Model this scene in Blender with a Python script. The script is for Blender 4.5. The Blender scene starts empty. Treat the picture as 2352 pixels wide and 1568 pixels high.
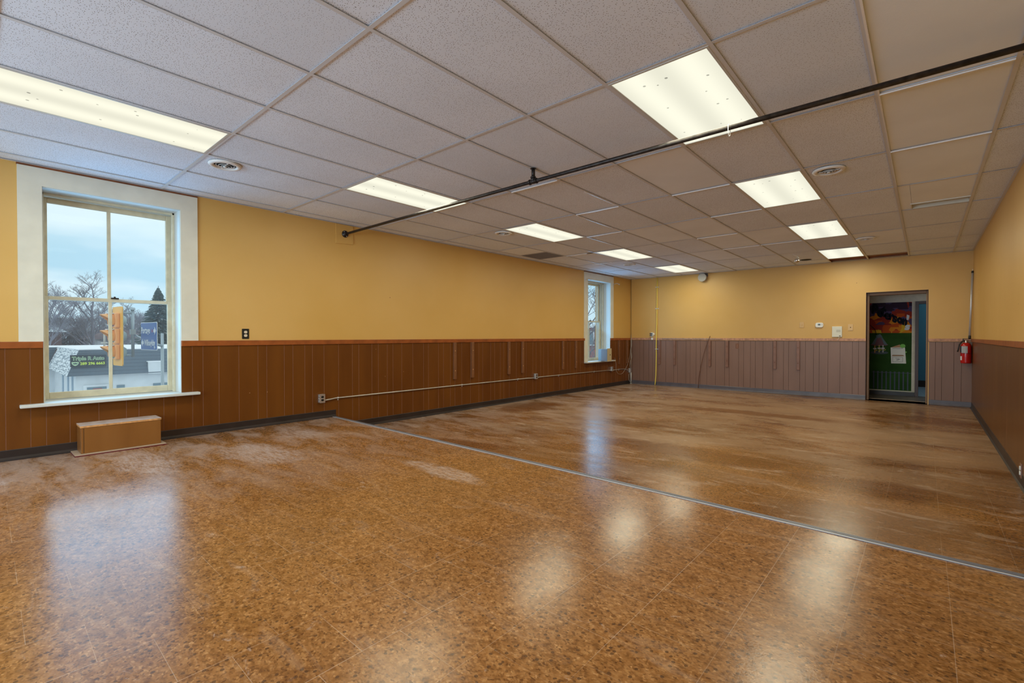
import bpy, bmesh, math, random
from mathutils import Vector, Matrix
random.seed(7)
S = bpy.context.scene
COL = S.collection
PI = math.pi

# ------------------------------------------------------------------ camera
EYE = 1.26
FPX = 1086.5
cam_d = bpy.data.cameras.new('camera')
cam_d.sensor_fit = 'HORIZONTAL'; cam_d.sensor_width = 36.0
cam_d.lens = 36.0 * FPX / 2352.0
cam_d.clip_start = 0.02; cam_d.clip_end = 600
cam = bpy.data.objects.new('camera', cam_d); COL.objects.link(cam)
cam.location = (0, 0, EYE)
cam.rotation_euler = (PI/2 - 0.0111, 0, 0.7176)
S.camera = cam

# ------------------------------------------------------------------ colour management
S.view_settings.view_transform = 'Standard'
S.view_settings.look = 'None'
S.view_settings.gamma = 1.0
S.view_settings.use_curve_mapping = False
S.view_settings.exposure = 0.0

# ------------------------------------------------------------------ world: overcast winter sky
W = bpy.data.worlds.new('world'); S.world = W; W.use_nodes = True
nt = W.node_tree; nt.nodes.clear()
def N(t, kind, **kw):
    n = t.nodes.new(kind)
    for k, v in kw.items(): setattr(n, k, v)
    return n
o = N(nt, 'ShaderNodeOutputWorld'); bg = N(nt, 'ShaderNodeBackground')
tc = N(nt, 'ShaderNodeTexCoord'); sp = N(nt, 'ShaderNodeSeparateXYZ')
nt.links.new(tc.outputs['Generated'], sp.inputs[0])
mp = N(nt, 'ShaderNodeMapping'); mp.inputs['Scale'].default_value = (2.2, 2.2, 9.0)
nt.links.new(tc.outputs['Generated'], mp.inputs[0])
nz = N(nt, 'ShaderNodeTexNoise'); nz.inputs['Scale'].default_value = 1.6; nz.inputs['Detail'].default_value = 6
nt.links.new(mp.outputs[0], nz.inputs['Vector'])
r1 = N(nt, 'ShaderNodeValToRGB')
r1.color_ramp.elements[0].position = 0.40; r1.color_ramp.elements[0].color = (0.48, 0.73, 0.86, 1)
r1.color_ramp.elements[1].position = 0.60; r1.color_ramp.elements[1].color = (0.74, 0.90, 0.96, 1)
nt.links.new(nz.outputs['Fac'], r1.inputs[0])
r2 = N(nt, 'ShaderNodeValToRGB')
r2.color_ramp.elements[0].position = 0.13; r2.color_ramp.elements[0].color = (0, 0, 0, 1)
r2.color_ramp.elements[1].position = 0.26; r2.color_ramp.elements[1].color = (1, 1, 1, 1)
nt.links.new(sp.outputs['Z'], r2.inputs[0])
mx = N(nt, 'ShaderNodeMixRGB'); mx.inputs[2].default_value = (0.86, 0.99, 1.0, 1)
nt.links.new(r2.outputs[0], mx.inputs[0]); nt.links.new(r1.outputs[0], mx.inputs[1])
nt.links.new(mx.outputs[0], bg.inputs[0]); bg.inputs[1].default_value = 1.12
nt.links.new(bg.outputs[0], o.inputs[0])

# ------------------------------------------------------------------ key dimensions
LX, RX, FY, BY, H = -5.93, 0.635, 11.62, -3.5, 2.768
CX0, CY0, CW, CL = -5.723, 0.081, 0.6096, 1.2192      # suspended ceiling grid
PZ = 0.19                                              # raised floor
def step_y(x): return 3.20 - (x - LX) * 0.0165         # edge of raised floor

# light strengths
LAMP_W = 18.5          # each troffer
LAMP_C = (1.0, 0.97, 0.72)
DAY_C = (0.17, 0.54, 0.98)
def area(name, loc, size, rot, watts, col):
    l = bpy.data.lights.new(name, 'AREA'); l.shape = 'RECTANGLE'; l.size, l.size_y = size
    l.energy = watts; l.color = col
    ob = bpy.data.objects.new(name, l); COL.objects.link(ob)
    ob.location = loc; ob.rotation_euler = rot
    return ob
# daylight entering by the windows (two in view, two unseen ones added for light)
# (sky light plus an upward cool fill added to brighten the ceiling)
UP = math.radians(28)
for y in (0.95, 9.99, -2.10):
    area('window_daylight', (-6.05, y, 1.62), (0.96, 1.85), (PI/2, 0, -PI/2), 10, DAY_C)
    area('upward_fill', (-6.02, y, 1.30), (0.96, 1.2), (PI/2+UP*1.9, 0, -PI/2), 2.5, DAY_C)  # added fill lamp tilted up at the ceiling
area('window_daylight', (-2.6, BY + 0.1, 1.62), (4.4, 1.9), (PI/2, 0, 0), 50, (0.74, 0.88, 1.0))  # daylight lamp added at the unseen back window
area('upward_fill', (-2.6, BY + 0.12, 1.3), (4.4, 1.2), (PI/2+UP*0.35, 0, 0), 150, (0.52, 0.78, 1.0))  # added cool fill from behind, tilted towards the ceiling

# ------------------------------------------------------------------ materials
def mat(name, col, rough=0.6, metal=0.0, spec=0.5, noise=0.0, nscale=8.0, bump=0.0, bscale=60.0, coat=0.0):
    m = bpy.data.materials.new(name); m.use_nodes = True
    t = m.node_tree; b = t.nodes['Principled BSDF']
    b.inputs['Base Color'].default_value = (*col, 1); b.inputs['Roughness'].default_value = rough
    b.inputs['Metallic'].default_value = metal; b.inputs['Specular IOR Level'].default_value = spec
    if coat: b.inputs['Coat Weight'].default_value = coat; b.inputs['Coat Roughness'].default_value = 0.15
    if noise or bump:
        c = N(t, 'ShaderNodeTexCoord')
    if noise:
        n = N(t, 'ShaderNodeTexNoise'); n.inputs['Scale'].default_value = nscale; n.inputs['Detail'].default_value = 5
        t.links.new(c.outputs['Object'], n.inputs['Vector'])
        r = N(t, 'ShaderNodeValToRGB')
        r.color_ramp.elements[0].position = 0.3; r.color_ramp.elements[1].position = 0.7
        r.color_ramp.elements[0].color = (*[v*(1-noise) for v in col], 1)
        r.color_ramp.elements[1].color = (*[min(1, v*(1+noise)) for v in col], 1)
        t.links.new(n.outputs['Fac'], r.inputs[0]); t.links.new(r.outputs[0], b.inputs['Base Color'])
    if bump:
        n2 = N(t, 'ShaderNodeTexNoise'); n2.inputs['Scale'].default_value = bscale; n2.inputs['Detail'].default_value = 3
        t.links.new(c.outputs['Object'], n2.inputs['Vector'])
        bp = N(t, 'ShaderNodeBump'); bp.inputs['Strength'].default_value = bump; bp.inputs['Distance'].default_value = 0.004
        t.links.new(n2.outputs['Fac'], bp.inputs['Height']); t.links.new(bp.outputs[0], b.inputs['Normal'])
    return m
def emis(name, col, strength):
    m = bpy.data.materials.new(name); m.use_nodes = True; t = m.node_tree; t.nodes.clear()
    e = N(t, 'ShaderNodeEmission'); e.inputs[0].default_value = (*col, 1); e.inputs[1].default_value = strength
    oo = N(t, 'ShaderNodeOutputMaterial'); t.links.new(e.outputs[0], oo.inputs[0]); return m

def wall_paint():
    m = bpy.data.materials.new('orange_wall_paint'); m.use_nodes = True; t = m.node_tree; b = t.nodes['Principled BSDF']
    c = N(t, 'ShaderNodeTexCoord')
    n = N(t, 'ShaderNodeTexNoise'); n.inputs['Scale'].default_value = 0.8; n.inputs['Detail'].default_value = 4
    t.links.new(c.outputs['Object'], n.inputs['Vector'])
    r = N(t, 'ShaderNodeValToRGB'); r.color_ramp.elements[0].position = .3; r.color_ramp.elements[1].position = .7
    r.color_ramp.elements[0].color = (0.64, 0.375, 0.100, 1); r.color_ramp.elements[1].color = (0.70, 0.430, 0.140, 1)
    t.links.new(n.outputs['Fac'], r.inputs[0])
    # small chips, nail holes
    v = N(t, 'ShaderNodeTexVoronoi'); v.inputs['Scale'].default_value = 2.1
    t.links.new(c.outputs['Object'], v.inputs['Vector'])
    lt = N(t, 'ShaderNodeMath', operation='LESS_THAN'); lt.inputs[1].default_value = 0.018
    t.links.new(v.outputs['Distance'], lt.inputs[0])
    mx = N(t, 'ShaderNodeMixRGB'); mx.inputs[2].default_value = (0.13, 0.06, 0.02, 1)
    t.links.new(lt.outputs[0], mx.inputs[0]); t.links.new(r.outputs[0], mx.inputs[1])
    t.links.new(mx.outputs[0], b.inputs['Base Color'])
    b.inputs['Roughness'].default_value = 0.42; b.inputs['Specular IOR Level'].default_value = 0.4
    n2 = N(t, 'ShaderNodeTexNoise'); n2.inputs['Scale'].default_value = 1.3; n2.inputs['Detail'].default_value = 8
    t.links.new(c.outputs['Object'], n2.inputs['Vector'])
    bp = N(t, 'ShaderNodeBump'); bp.inputs['Strength'].default_value = 0.35; bp.inputs['Distance'].default_value = 0.02
    t.links.new(n2.outputs['Fac'], bp.inputs['Height']); t.links.new(bp.outputs[0], b.inputs['Normal'])
    return m

def panel_paint(name, a, bb, rough=0.38):
    m = bpy.data.materials.new(name); m.use_nodes = True; t = m.node_tree; b = t.nodes['Principled BSDF']
    c = N(t, 'ShaderNodeTexCoord')
    mp = N(t, 'ShaderNodeMapping'); mp.inputs['Scale'].default_value = (4, 4, 0.7)
    t.links.new(c.outputs['Object'], mp.inputs[0])
    n = N(t, 'ShaderNodeTexNoise'); n.inputs['Scale'].default_value = 1.2; n.inputs['Detail'].default_value = 6
    t.links.new(mp.outputs[0], n.inputs['Vector'])
    r = N(t, 'ShaderNodeValToRGB'); r.color_ramp.elements[0].position = .32; r.color_ramp.elements[1].position = .7
    r.color_ramp.elements[0].color = (*a, 1); r.color_ramp.elements[1].color = (*bb, 1)
    t.links.new(n.outputs['Fac'], r.inputs[0])
    # pale scuffs and chips
    v = N(t, 'ShaderNodeTexVoronoi'); v.inputs['Scale'].default_value = 4.5
    t.links.new(c.outputs['Object'], v.inputs['Vector'])
    lt = N(t, 'ShaderNodeMath', operation='LESS_THAN'); lt.inputs[1].default_value = 0.022
    t.links.new(v.outputs['Distance'], lt.inputs[0])
    mx = N(t, 'ShaderNodeMixRGB'); mx.inputs[2].default_value = (0.42, 0.24, 0.14, 1)
    t.links.new(lt.outputs[0], mx.inputs[0]); t.links.new(r.outputs[0], mx.inputs[1])
    t.links.new(mx.outputs[0], b.inputs['Base Color'])
    b.inputs['Roughness'].default_value = rough; b.inputs['Specular IOR Level'].default_value = 0.4
    return m

def ceiling_tile(name, base, holes):
    m = bpy.data.materials.new(name); m.use_nodes = True; t = m.node_tree; b = t.nodes['Principled BSDF']
    c = N(t, 'ShaderNodeTexCoord')
    n = N(t, 'ShaderNodeTexNoise'); n.inputs['Scale'].default_value = 1.7; n.inputs['Detail'].default_value = 6
    t.links.new(c.outputs['Object'], n.inputs['Vector'])
    r = N(t, 'ShaderNodeValToRGB'); r.color_ramp.elements[0].position = .3; r.color_ramp.elements[1].position = .7
    r.color_ramp.elements[0].color = (*[v*0.96 for v in base], 1); r.color_ramp.elements[1].color = (*[v*1.04 for v in base], 1)
    t.links.new(n.outputs['Fac'], r.inputs[0])
    out = r.outputs[0]
    if holes:
        # worm-like fissures: short stretched cells, cut off by a coarser mask
        nd = N(t, 'ShaderNodeTexNoise'); nd.inputs['Scale'].default_value = 40
        t.links.new(c.outputs['Object'], nd.inputs['Vector'])
        ad = N(t, 'ShaderNodeMixRGB', blend_type='ADD'); ad.inputs[0].default_value = 0.012
        t.links.new(c.outputs['Object'], ad.inputs[1]); t.links.new(nd.outputs['Color'], ad.inputs[2])
        mp = N(t, 'ShaderNodeMapping'); mp.inputs['Scale'].default_value = (70, 105, 1); mp.inputs['Rotation'].default_value = (0, 0, 0.5)
        t.links.new(ad.outputs[0], mp.inputs[0])
        v = N(t, 'ShaderNodeTexVoronoi', voronoi_dimensions='2D'); v.inputs['Scale'].default_value = 1.0
        t.links.new(mp.outputs[0], v.inputs['Vector'])
        lt = N(t, 'ShaderNodeMath', operation='LESS_THAN'); lt.inputs[1].default_value = 0.17
        t.links.new(v.outputs['Distance'], lt.inputs[0])
        sc = N(t, 'ShaderNodeSeparateColor'); t.links.new(v.outputs['Color'], sc.inputs[0])
        gt = N(t, 'ShaderNodeMath', operation='GREATER_THAN'); gt.inputs[1].default_value = 0.45
        t.links.new(sc.outputs[0], gt.inputs[0])
        mu = N(t, 'ShaderNodeMath', operation='MULTIPLY'); t.links.new(lt.outputs[0], mu.inputs[0]); t.links.new(gt.outputs[0], mu.inputs[1])
        mx = N(t, 'ShaderNodeMixRGB'); mx.inputs[2].default_value = (0.13, 0.11, 0.10, 1)
        mu2 = N(t, 'ShaderNodeMath', operation='MULTIPLY'); mu2.inputs[1].default_value = holes; t.links.new(mu.outputs[0], mu2.inputs[0])
        t.links.new(mu2.outputs[0], mx.inputs[0]); t.links.new(out, mx.inputs[1]); out = mx.outputs[0]
    t.links.new(out, b.inputs['Base Color'])
    b.inputs['Roughness'].default_value = 0.9; b.inputs['Specular IOR Level'].default_value = 0.15
    n2 = N(t, 'ShaderNodeTexNoise'); n2.inputs['Scale'].default_value = 190; n2.inputs['Detail'].default_value = 2
    t.links.new(c.outputs['Object'], n2.inputs['Vector'])
    bp = N(t, 'ShaderNodeBump'); bp.inputs['Strength'].default_value = 0.25; bp.inputs['Distance'].default_value = 0.002
    t.links.new(n2.outputs['Fac'], bp.inputs['Height']); t.links.new(bp.outputs[0], b.inputs['Normal'])
    return m

def floor_mat():
    """12 inch vinyl tiles in running bond: cork-brown chips, wax worn off and dust wiped about."""
    m = bpy.data.materials.new('cork_brown_vinyl_tiles'); m.use_nodes = True; t = m.node_tree; b = t.nodes['Principled BSDF']
    L = t.links.new
    def M(op, a, bb=None, cc=None):
        n = N(t, 'ShaderNodeMath', operation=op)
        for i, v in enumerate((a, bb, cc)):
            if v is None: continue
            if isinstance(v, (int, float)): n.inputs[i].default_value = v
            else: L(v, n.inputs[i])
        return n.outputs[0]
    def ramp(f, stops, interp='LINEAR'):
        r = N(t, 'ShaderNodeValToRGB'); r.color_ramp.interpolation = interp
        while len(r.color_ramp.elements) < len(stops): r.color_ramp.elements.new(0.5)
        for e, (p, c) in zip(r.color_ramp.elements, stops): e.position = p; e.color = (*c, 1) if len(c) == 3 else c
        L(f, r.inputs[0]); return r.outputs[0]
    def noise(scale, stretch=(1, 1, 1), rot=0.0, detail=5, rough=0.5, dist=0.0, vec=None):
        mp = N(t, 'ShaderNodeMapping'); mp.inputs['Scale'].default_value = stretch; mp.inputs['Rotation'].default_value = (0, 0, rot)
        L(vec if vec else g, mp.inputs[0])
        n = N(t, 'ShaderNodeTexNoise'); n.inputs['Scale'].default_value = scale; n.inputs['Detail'].default_value = detail
        n.inputs['Roughness'].default_value = rough; n.inputs['Distortion'].default_value = dist
        L(mp.outputs[0], n.inputs['Vector']); return n.outputs['Fac']
    def mix(f, a, bb, mode='MIX'):
        n = N(t, 'ShaderNodeMixRGB', blend_type=mode)
        for i, v in enumerate((f, a, bb)):
            if isinstance(v, tuple): n.inputs[i].default_value = (*v, 1)
            elif isinstance(v, (int, float)): n.inputs[i].default_value = v
            else: L(v, n.inputs[i])
        return n.outputs[0]
    geo = N(t, 'ShaderNodeNewGeometry'); g = geo.outputs['Position']
    s = N(t, 'ShaderNodeSeparateXYZ'); L(g, s.inputs[0]); X, Y, Z = s.outputs
    u = M('DIVIDE', M('ADD', X, 0.22), 0.3035); row = M('FLOOR', u)
    par = M('MODULO', M('ADD', row, 100.0), 2.0)          # 1 for odd rows
    y2 = M('ADD', M('ADD', Y, M('MULTIPLY', M('ADD', X, 3.98), 0.0135)), M('MULTIPLY', par, -0.292))
    y3 = M('ADD', y2, M('MULTIPLY', M('SUBTRACT', 1.0, par), -0.4445))
    v = M('DIVIDE', y3, 0.305); colm = M('FLOOR', v)
    fu = M('ABSOLUTE', M('SUBTRACT', M('SUBTRACT', u, row), 0.5)); fv = M('ABSOLUTE', M('SUBTRACT', M('SUBTRACT', v, colm), 0.5))
    ju = M('GREATER_THAN', fu, 0.4960); jv = M('GREATER_THAN', fv, 0.4966)
    cb = N(t, 'ShaderNodeCombineXYZ'); L(row, cb.inputs[0]); L(colm, cb.inputs[1])
    wn = N(t, 'ShaderNodeTexWhiteNoise', noise_dimensions='2D'); L(cb.outputs[0], wn.inputs['Vector'])
    # chips
    ch_n = noise(34, (1, 1.3, 1), 0.4, 2, 0.5)
    base = ramp(ch_n, [(0.30, (0.212, 0.086, 0.022)), (0.50, (0.295, 0.130, 0.038)), (0.72, (0.370, 0.178, 0.064))])
    vo = N(t, 'ShaderNodeTexVoronoi', voronoi_dimensions='2D'); mpv = N(t, 'ShaderNodeMapping'); mpv.inputs['Scale'].default_value = (95, 150, 1)
    mpv.inputs['Rotation'].default_value = (0, 0, 0.35); L(g, mpv.inputs[0]); L(mpv.outputs[0], vo.inputs['Vector'])
    vo.inputs['Scale'].default_value = 1.0
    sc = N(t, 'ShaderNodeSeparateColor'); L(vo.outputs['Color'], sc.inputs[0])
    near = M('LESS_THAN', vo.outputs['Distance'], 0.42)
    dark = M('MULTIPLY', M('LESS_THAN', sc.outputs[0], 0.16), near)
    lite = M('MULTIPLY', M('GREATER_THAN', sc.outputs[0], 0.86), near)
    nv = N(t, 'ShaderNodeTexNoise'); nv.inputs['Scale'].default_value = 70; L(g, nv.inputs['Vector'])
    wv = mix(0.014, g, nv.outputs['Color'], 'ADD')
    mc = N(t, 'ShaderNodeMapping'); mc.inputs['Scale'].default_value = (118, 140, 1); mc.inputs['Rotation'].default_value = (0, 0, 0.3); L(wv, mc.inputs[0])
    vc = N(t, 'ShaderNodeTexVoronoi', voronoi_dimensions='2D'); vc.inputs['Scale'].default_value = 1.0; L(mc.outputs[0], vc.inputs['Vector'])
    sv_ = N(t, 'ShaderNodeSeparateColor'); L(vc.outputs['Color'], sv_.inputs[0])
    base = mix(0.85, base, ramp(sv_.outputs[0], [(0.0, (0.42, 0.36, 0.30)), (0.10, (0.62, 0.56, 0.50)), (0.24, (0.92, 0.90, 0.88)), (0.84, (1.06, 1.05, 1.04)), (0.93, (1.28, 1.33, 1.45)), (1.0, (1.55, 1.75, 2.2))]), 'MULTIPLY')
    base = mix(M('MULTIPLY', dark, 0.30), base, (0.090, 0.040, 0.014))
    base = mix(M('MULTIPLY', lite, 0.12), base, (0.58, 0.37, 0.17))
    vo2 = N(t, 'ShaderNodeTexVoronoi', voronoi_dimensions='2D'); vo2.inputs['Scale'].default_value = 52
    L(g, vo2.inputs['Vector']); sc2 = N(t, 'ShaderNodeSeparateColor'); L(vo2.outputs['Color'], sc2.inputs[0])
    big = M('MULTIPLY', M('LESS_THAN', sc2.outputs[0], 0.09), M('LESS_THAN', vo2.outputs['Distance'], 0.33))
    base = mix(M('MULTIPLY', big, 0.75), base, (0.075, 0.035, 0.015))
    # tile-to-tile shade
    base = mix(1.0, base, ramp(wn.outputs['Value'], [(0, (0.93, 0.92, 0.90)), (1, (1.05, 1.05, 1.06))]), 'MULTIPLY')
    # large warm worn patches
    base = mix(ramp(noise(0.9, (0.8, 1.4, 1), 0, 4), [(0.42, (0, 0, 0)), (0.62, (0.55, 0.55, 0.55))]), base, mix(1.0, base, (0.78, 0.72, 0.60), 'MULTIPLY'))
    clean = base
    # dust and old wax: streaks running along X, much heavier on the lower floor
    low = ramp(M('SUBTRACT', Y, 3.15), [(0.0, (0.0, 0.0, 0.0)), (0.04, (1, 1, 1))])
    far = ramp(M('MULTIPLY', M('SUBTRACT', Y, 3.2), 0.16), [(0.0, (0.25, 0.25, 0.25)), (0.55, (1, 1, 1))])
    st1 = ramp(M('ADD', M('ADD', M('MULTIPLY', noise(0.62, (0.75, 1.25, 1), 0.2, 5, 0.5, 1.4), 0.62), M('MULTIPLY', noise(3.0, (0.6, 1.7, 1), 0.1, 9, 0.65, 0.8), 0.30)), M('MULTIPLY', far, 0.15)), [(0.50, (0, 0, 0)), (0.64, (1, 1, 1))])
    st2 = ramp(noise(3.4, (0.5, 1.9, 1), -0.05, 10, 0.72, 1.1), [(0.54, (0, 0, 0)), (0.68, (1, 1, 1))])
    sp_ = ramp(noise(5.5, (0.8, 1.6, 1), 0.25, 10, 0.75, 1.2), [(0.62, (0, 0, 0)), (0.69, (1, 1, 1))])
    nearf = ramp(M('MULTIPLY', M('SUBTRACT', M('SUBTRACT', Y, 3.2), M('MULTIPLY', M('ADD', X, 2.5), 0.6)), 0.18), [(0.0, (0.35, 0.35, 0.35)), (0.5, (1, 1, 1))])
    haze = M('MULTIPLY', st1, M('ADD', M('MULTIPLY', M('MULTIPLY', low, nearf), 0.50), 0.10))
    base = mix(M('MULTIPLY', low, ramp(noise(0.8, (0.7, 1.3, 1), 0.15, 4, 0.5, 1.0), [(0.40, (0, 0, 0)), (0.58, (0.75, 0.75, 0.75))])), base, mix(1.0, base, (0.55, 0.47, 0.38), 'MULTIPLY'))
    base = mix(haze, base, (0.40, 0.262, 0.165))
    base = mix(M('MULTIPLY', st2, M('ADD', M('MULTIPLY', low, 0.30), 0.14)), base, (0.62, 0.47, 0.37))
    base = mix(M('MULTIPLY', sp_, M('ADD', M('MULTIPLY', low, 0.30), 0.26)), base, (0.78, 0.68, 0.63))
    # dust that gathered by the window wall of the raised floor
    edge = ramp(M('MULTIPLY', M('ADD', X, 5.93), 0.25), [(0.10, (0.45, 0.45, 0.45)), (0.75, (0, 0, 0))])
    base = mix(M('MULTIPLY', edge, ramp(noise(2.2, (0.8, 2.2, 1), 0.3, 8, 0.65, 0.6), [(0.42, (0, 0, 0)), (0.60, (1, 1, 1))])), base, (0.60, 0.47, 0.42))
    # particular marks: wiped patches of dust on the raised floor, cleaner damp-looking patches below
    def blob(cx_, cy_, rx, ry, rot, sc_=3.0, am=0.9):
        c_, s_ = math.cos(rot), math.sin(rot)
        dx, dy = M('SUBTRACT', X, cx_), M('SUBTRACT', Y, cy_)
        a_ = M('DIVIDE', M('ADD', M('MULTIPLY', dx, c_), M('MULTIPLY', dy, s_)), rx); b_ = M('DIVIDE', M('SUBTRACT', M('MULTIPLY', dy, c_), M('MULTIPLY', dx, s_)), ry)
        d_ = M('ADD', M('MULTIPLY', a_, a_), M('MULTIPLY', b_, b_))
        nn_ = M('MULTIPLY', M('SUBTRACT', noise(sc_, (1, 1, 1), 0.3, 8, 0.7, 0.8), 0.5), 2.4)
        return ramp(M('ADD', d_, nn_), [(0.35, (am, am, am)), (0.95, (0, 0, 0))])
    streak = ramp(noise(26, (0.35, 1.5, 1), 0.5, 6, 0.75), [(0.42, (0, 0, 0)), (0.62, (1, 1, 1))])
    for args in ((-2.85, 2.45, 0.50, 0.13, 0.0), (-4.6, 1.75, 0.60, 0.30, 0.15), (-5.3, 2.4, 0.55, 0.22, -0.1), (-4.9, 0.95, 0.55, 0.22, 0.1), (-5.0, -0.1, .5, .3, 0)):
        base = mix(M('MULTIPLY', M('MULTIPLY', blob(*args), M('ADD', M('MULTIPLY', streak, 0.6), 0.15)), 0.85), base, (0.60, 0.50, 0.47))
    for args in ((-4.0, 3.80, 0.65, 0.22, 0.1), (-0.3, 4.95, 0.75, 0.28, 0.1), (-2.0, 5.1, 1.3, 0.35, 0.05), (-5.3, 6.6, 0.5, 0.8, 0), (-2.2, 8.4, 1.6, 0.25, 0), (0.0, 9.4, 0.9, 0.5, 0)):
        base = mix(blob(*args, am=0.8), base, mix(1.0, clean, (0.62, 0.52, 0.42), 'MULTIPLY'))
    # joints and scratches
    j = M('MAXIMUM', ju, jv); jf = M('MULTIPLY', j, ramp(noise(1.3, (1, 1, 1), 0, 4), [(0.40, (0.10, 0.10, 0.10)), (0.62, (0.50, 0.50, 0.50))]))
    base = mix(jf, base, mix(low, (0.62, 0.45, 0.32), (0.50, 0.36, 0.24)))
    L(base, b.inputs['Base Color'])
    rg = M('ADD', 0.16, M('MULTIPLY', haze, 0.26)); rg = M('ADD', rg, M('MULTIPLY', st2, 0.06))
    rg = M('ADD', rg, M('MULTIPLY', ramp(noise(3, (1, 1, 1), 0, 4), [(0.3, (0, 0, 0)), (0.7, (1, 1, 1))]), 0.06))
    L(rg, b.inputs['Roughness']); b.inputs['Specular IOR Level'].default_value = 0.25
    # each tile lies a touch differently, joints are shallow grooves, the floor is wavy
    bp = N(t, 'ShaderNodeBump'); bp.inputs['Strength'].default_value = 0.5; bp.inputs['Distance'].default_value = 0.006
    hh = M('SUBTRACT', M('MULTIPLY', noise(2.4, (1, 1, 1), 0, 3), 0.9), M('MULTIPLY', j, 0.35)); L(hh, bp.inputs['Height'])
    bp2 = N(t, 'ShaderNodeBump'); bp2.inputs['Strength'].default_value = 0.10; bp2.inputs['Distance'].default_value = 0.002
    L(noise(160, (1, 1, 1), 0, 2), bp2.inputs['Height']); L(bp.outputs[0], bp2.inputs['Normal'])
    L(bp2.outputs[0], b.inputs['Normal'])
    return m

M_WALL = wall_paint()
M_PANL = panel_paint('brown_panel_paint', (0.122, 0.034, 0.002), (0.162, 0.050, 0.004))
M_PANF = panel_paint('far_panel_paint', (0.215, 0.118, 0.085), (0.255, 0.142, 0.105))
M_GRL = mat('pale_groove', (0.33, 0.155, 0.095), 0.6)
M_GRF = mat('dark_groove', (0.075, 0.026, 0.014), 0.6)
M_RAIL = mat('redwood_rail', (0.30, 0.078, 0.016), 0.35, noise=0.25, nscale=9)
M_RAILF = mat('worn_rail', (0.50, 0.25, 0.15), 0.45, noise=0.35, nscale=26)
M_BASE = mat('vinyl_base', (0.026, 0.016, 0.014), 0.42, noise=0.3, nscale=5, spec=0.5)
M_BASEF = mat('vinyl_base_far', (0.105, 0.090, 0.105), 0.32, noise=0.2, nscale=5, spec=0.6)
M_FLOOR = floor_mat()
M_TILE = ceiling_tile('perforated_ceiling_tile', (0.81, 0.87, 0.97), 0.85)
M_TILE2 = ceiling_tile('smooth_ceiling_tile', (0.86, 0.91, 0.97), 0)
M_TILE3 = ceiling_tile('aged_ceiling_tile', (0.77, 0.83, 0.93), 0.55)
M_DTILE = ceiling_tile('dark_ceiling_tile', (0.23, 0.24, 0.29), 0)
M_GRID = mat('grid_paint', (0.66, 0.66, 0.67), 0.5)
M_GLINT = mat('tee_edge_glint', (0.95, 0.95, 0.97), 0.18, spec=0.9)  # white stands in for light on the tee edges
M_TRIM = mat('cream_trim', (0.72, 0.69, 0.58), 0.45, noise=0.07, nscale=5)
M_SASH = mat('sash_paint', (0.66, 0.60, 0.44), 0.45, noise=0.10, nscale=12)
M_JAMB = mat('jamb_paint', (0.62, 0.62, 0.58), 0.45)
M_STEEL = mat('galvanised_steel', (0.62, 0.60, 0.56), 0.35, 0.75)
M_ALU = mat('aluminium', (0.72, 0.72, 0.74), 0.32, 0.9)
M_IRON = mat('black_iron', (0.035, 0.028, 0.026), 0.42, 0.5, noise=0.5, nscale=30)
M_BLACK = mat('black_plastic', (0.012, 0.012, 0.012), 0.35)
M_DARK = mat('darkness', (0.006, 0.005, 0.005), 0.9)
M_CREAM = mat('cream_plastic', (0.80, 0.66, 0.48), 0.4)
M_WHITE = mat('white_plastic', (0.82, 0.82, 0.80), 0.35)
M_OFF = mat('offwhite_plastic', (0.74, 0.72, 0.62), 0.4)
M_WOOD = mat('brown_wood', (0.22, 0.066, 0.017), 0.5, noise=0.3, nscale=7)
M_BOXW = panel_paint('box_paint', (0.215, 0.080, 0.017), (0.27, 0.108, 0.026), 0.3)
M_BOXT = mat('worn_box_top', (0.56, 0.45, 0.40), 0.4, noise=0.25, nscale=14)
M_EDGE = mat('raw_wood_edge', (0.58, 0.28, 0.10), 0.5, noise=0.4, nscale=25)
M_BURG = mat('burgundy_edge', (0.12, 0.012, 0.016), 0.4)
M_TAPE = mat('dusty_base_board', (0.46, 0.34, 0.24), 0.6)
M_YEL = mat('yellow_jacket', (0.86, 0.66, 0.12), 0.35)
M_RED = mat('extinguisher_red', (0.50, 0.006, 0.006), 0.22, coat=0.5)
M_GREY = mat('grey_paint', (0.42, 0.40, 0.36), 0.5)
M_CABLE = mat('dusty_cable', (0.42, 0.33, 0.27), 0.5)
M_TEAL = mat('teal_paint', (0.050, 0.20, 0.29), 0.5)
M_HALL = mat('hall_wall_paint', (0.60, 0.54, 0.46), 0.6, noise=0.08, nscale=12)
M_DFRAME = mat('dark_door_frame', (0.075, 0.042, 0.040), 0.45)
M_HFRAME = mat('brown_door_frame', (0.27, 0.14, 0.065), 0.45)
M_PAPER = mat('paper', (0.72, 0.69, 0.66), 0.8)
M_INK = mat('dark_ink', (0.03, 0.03, 0.06), 0.7)

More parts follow.
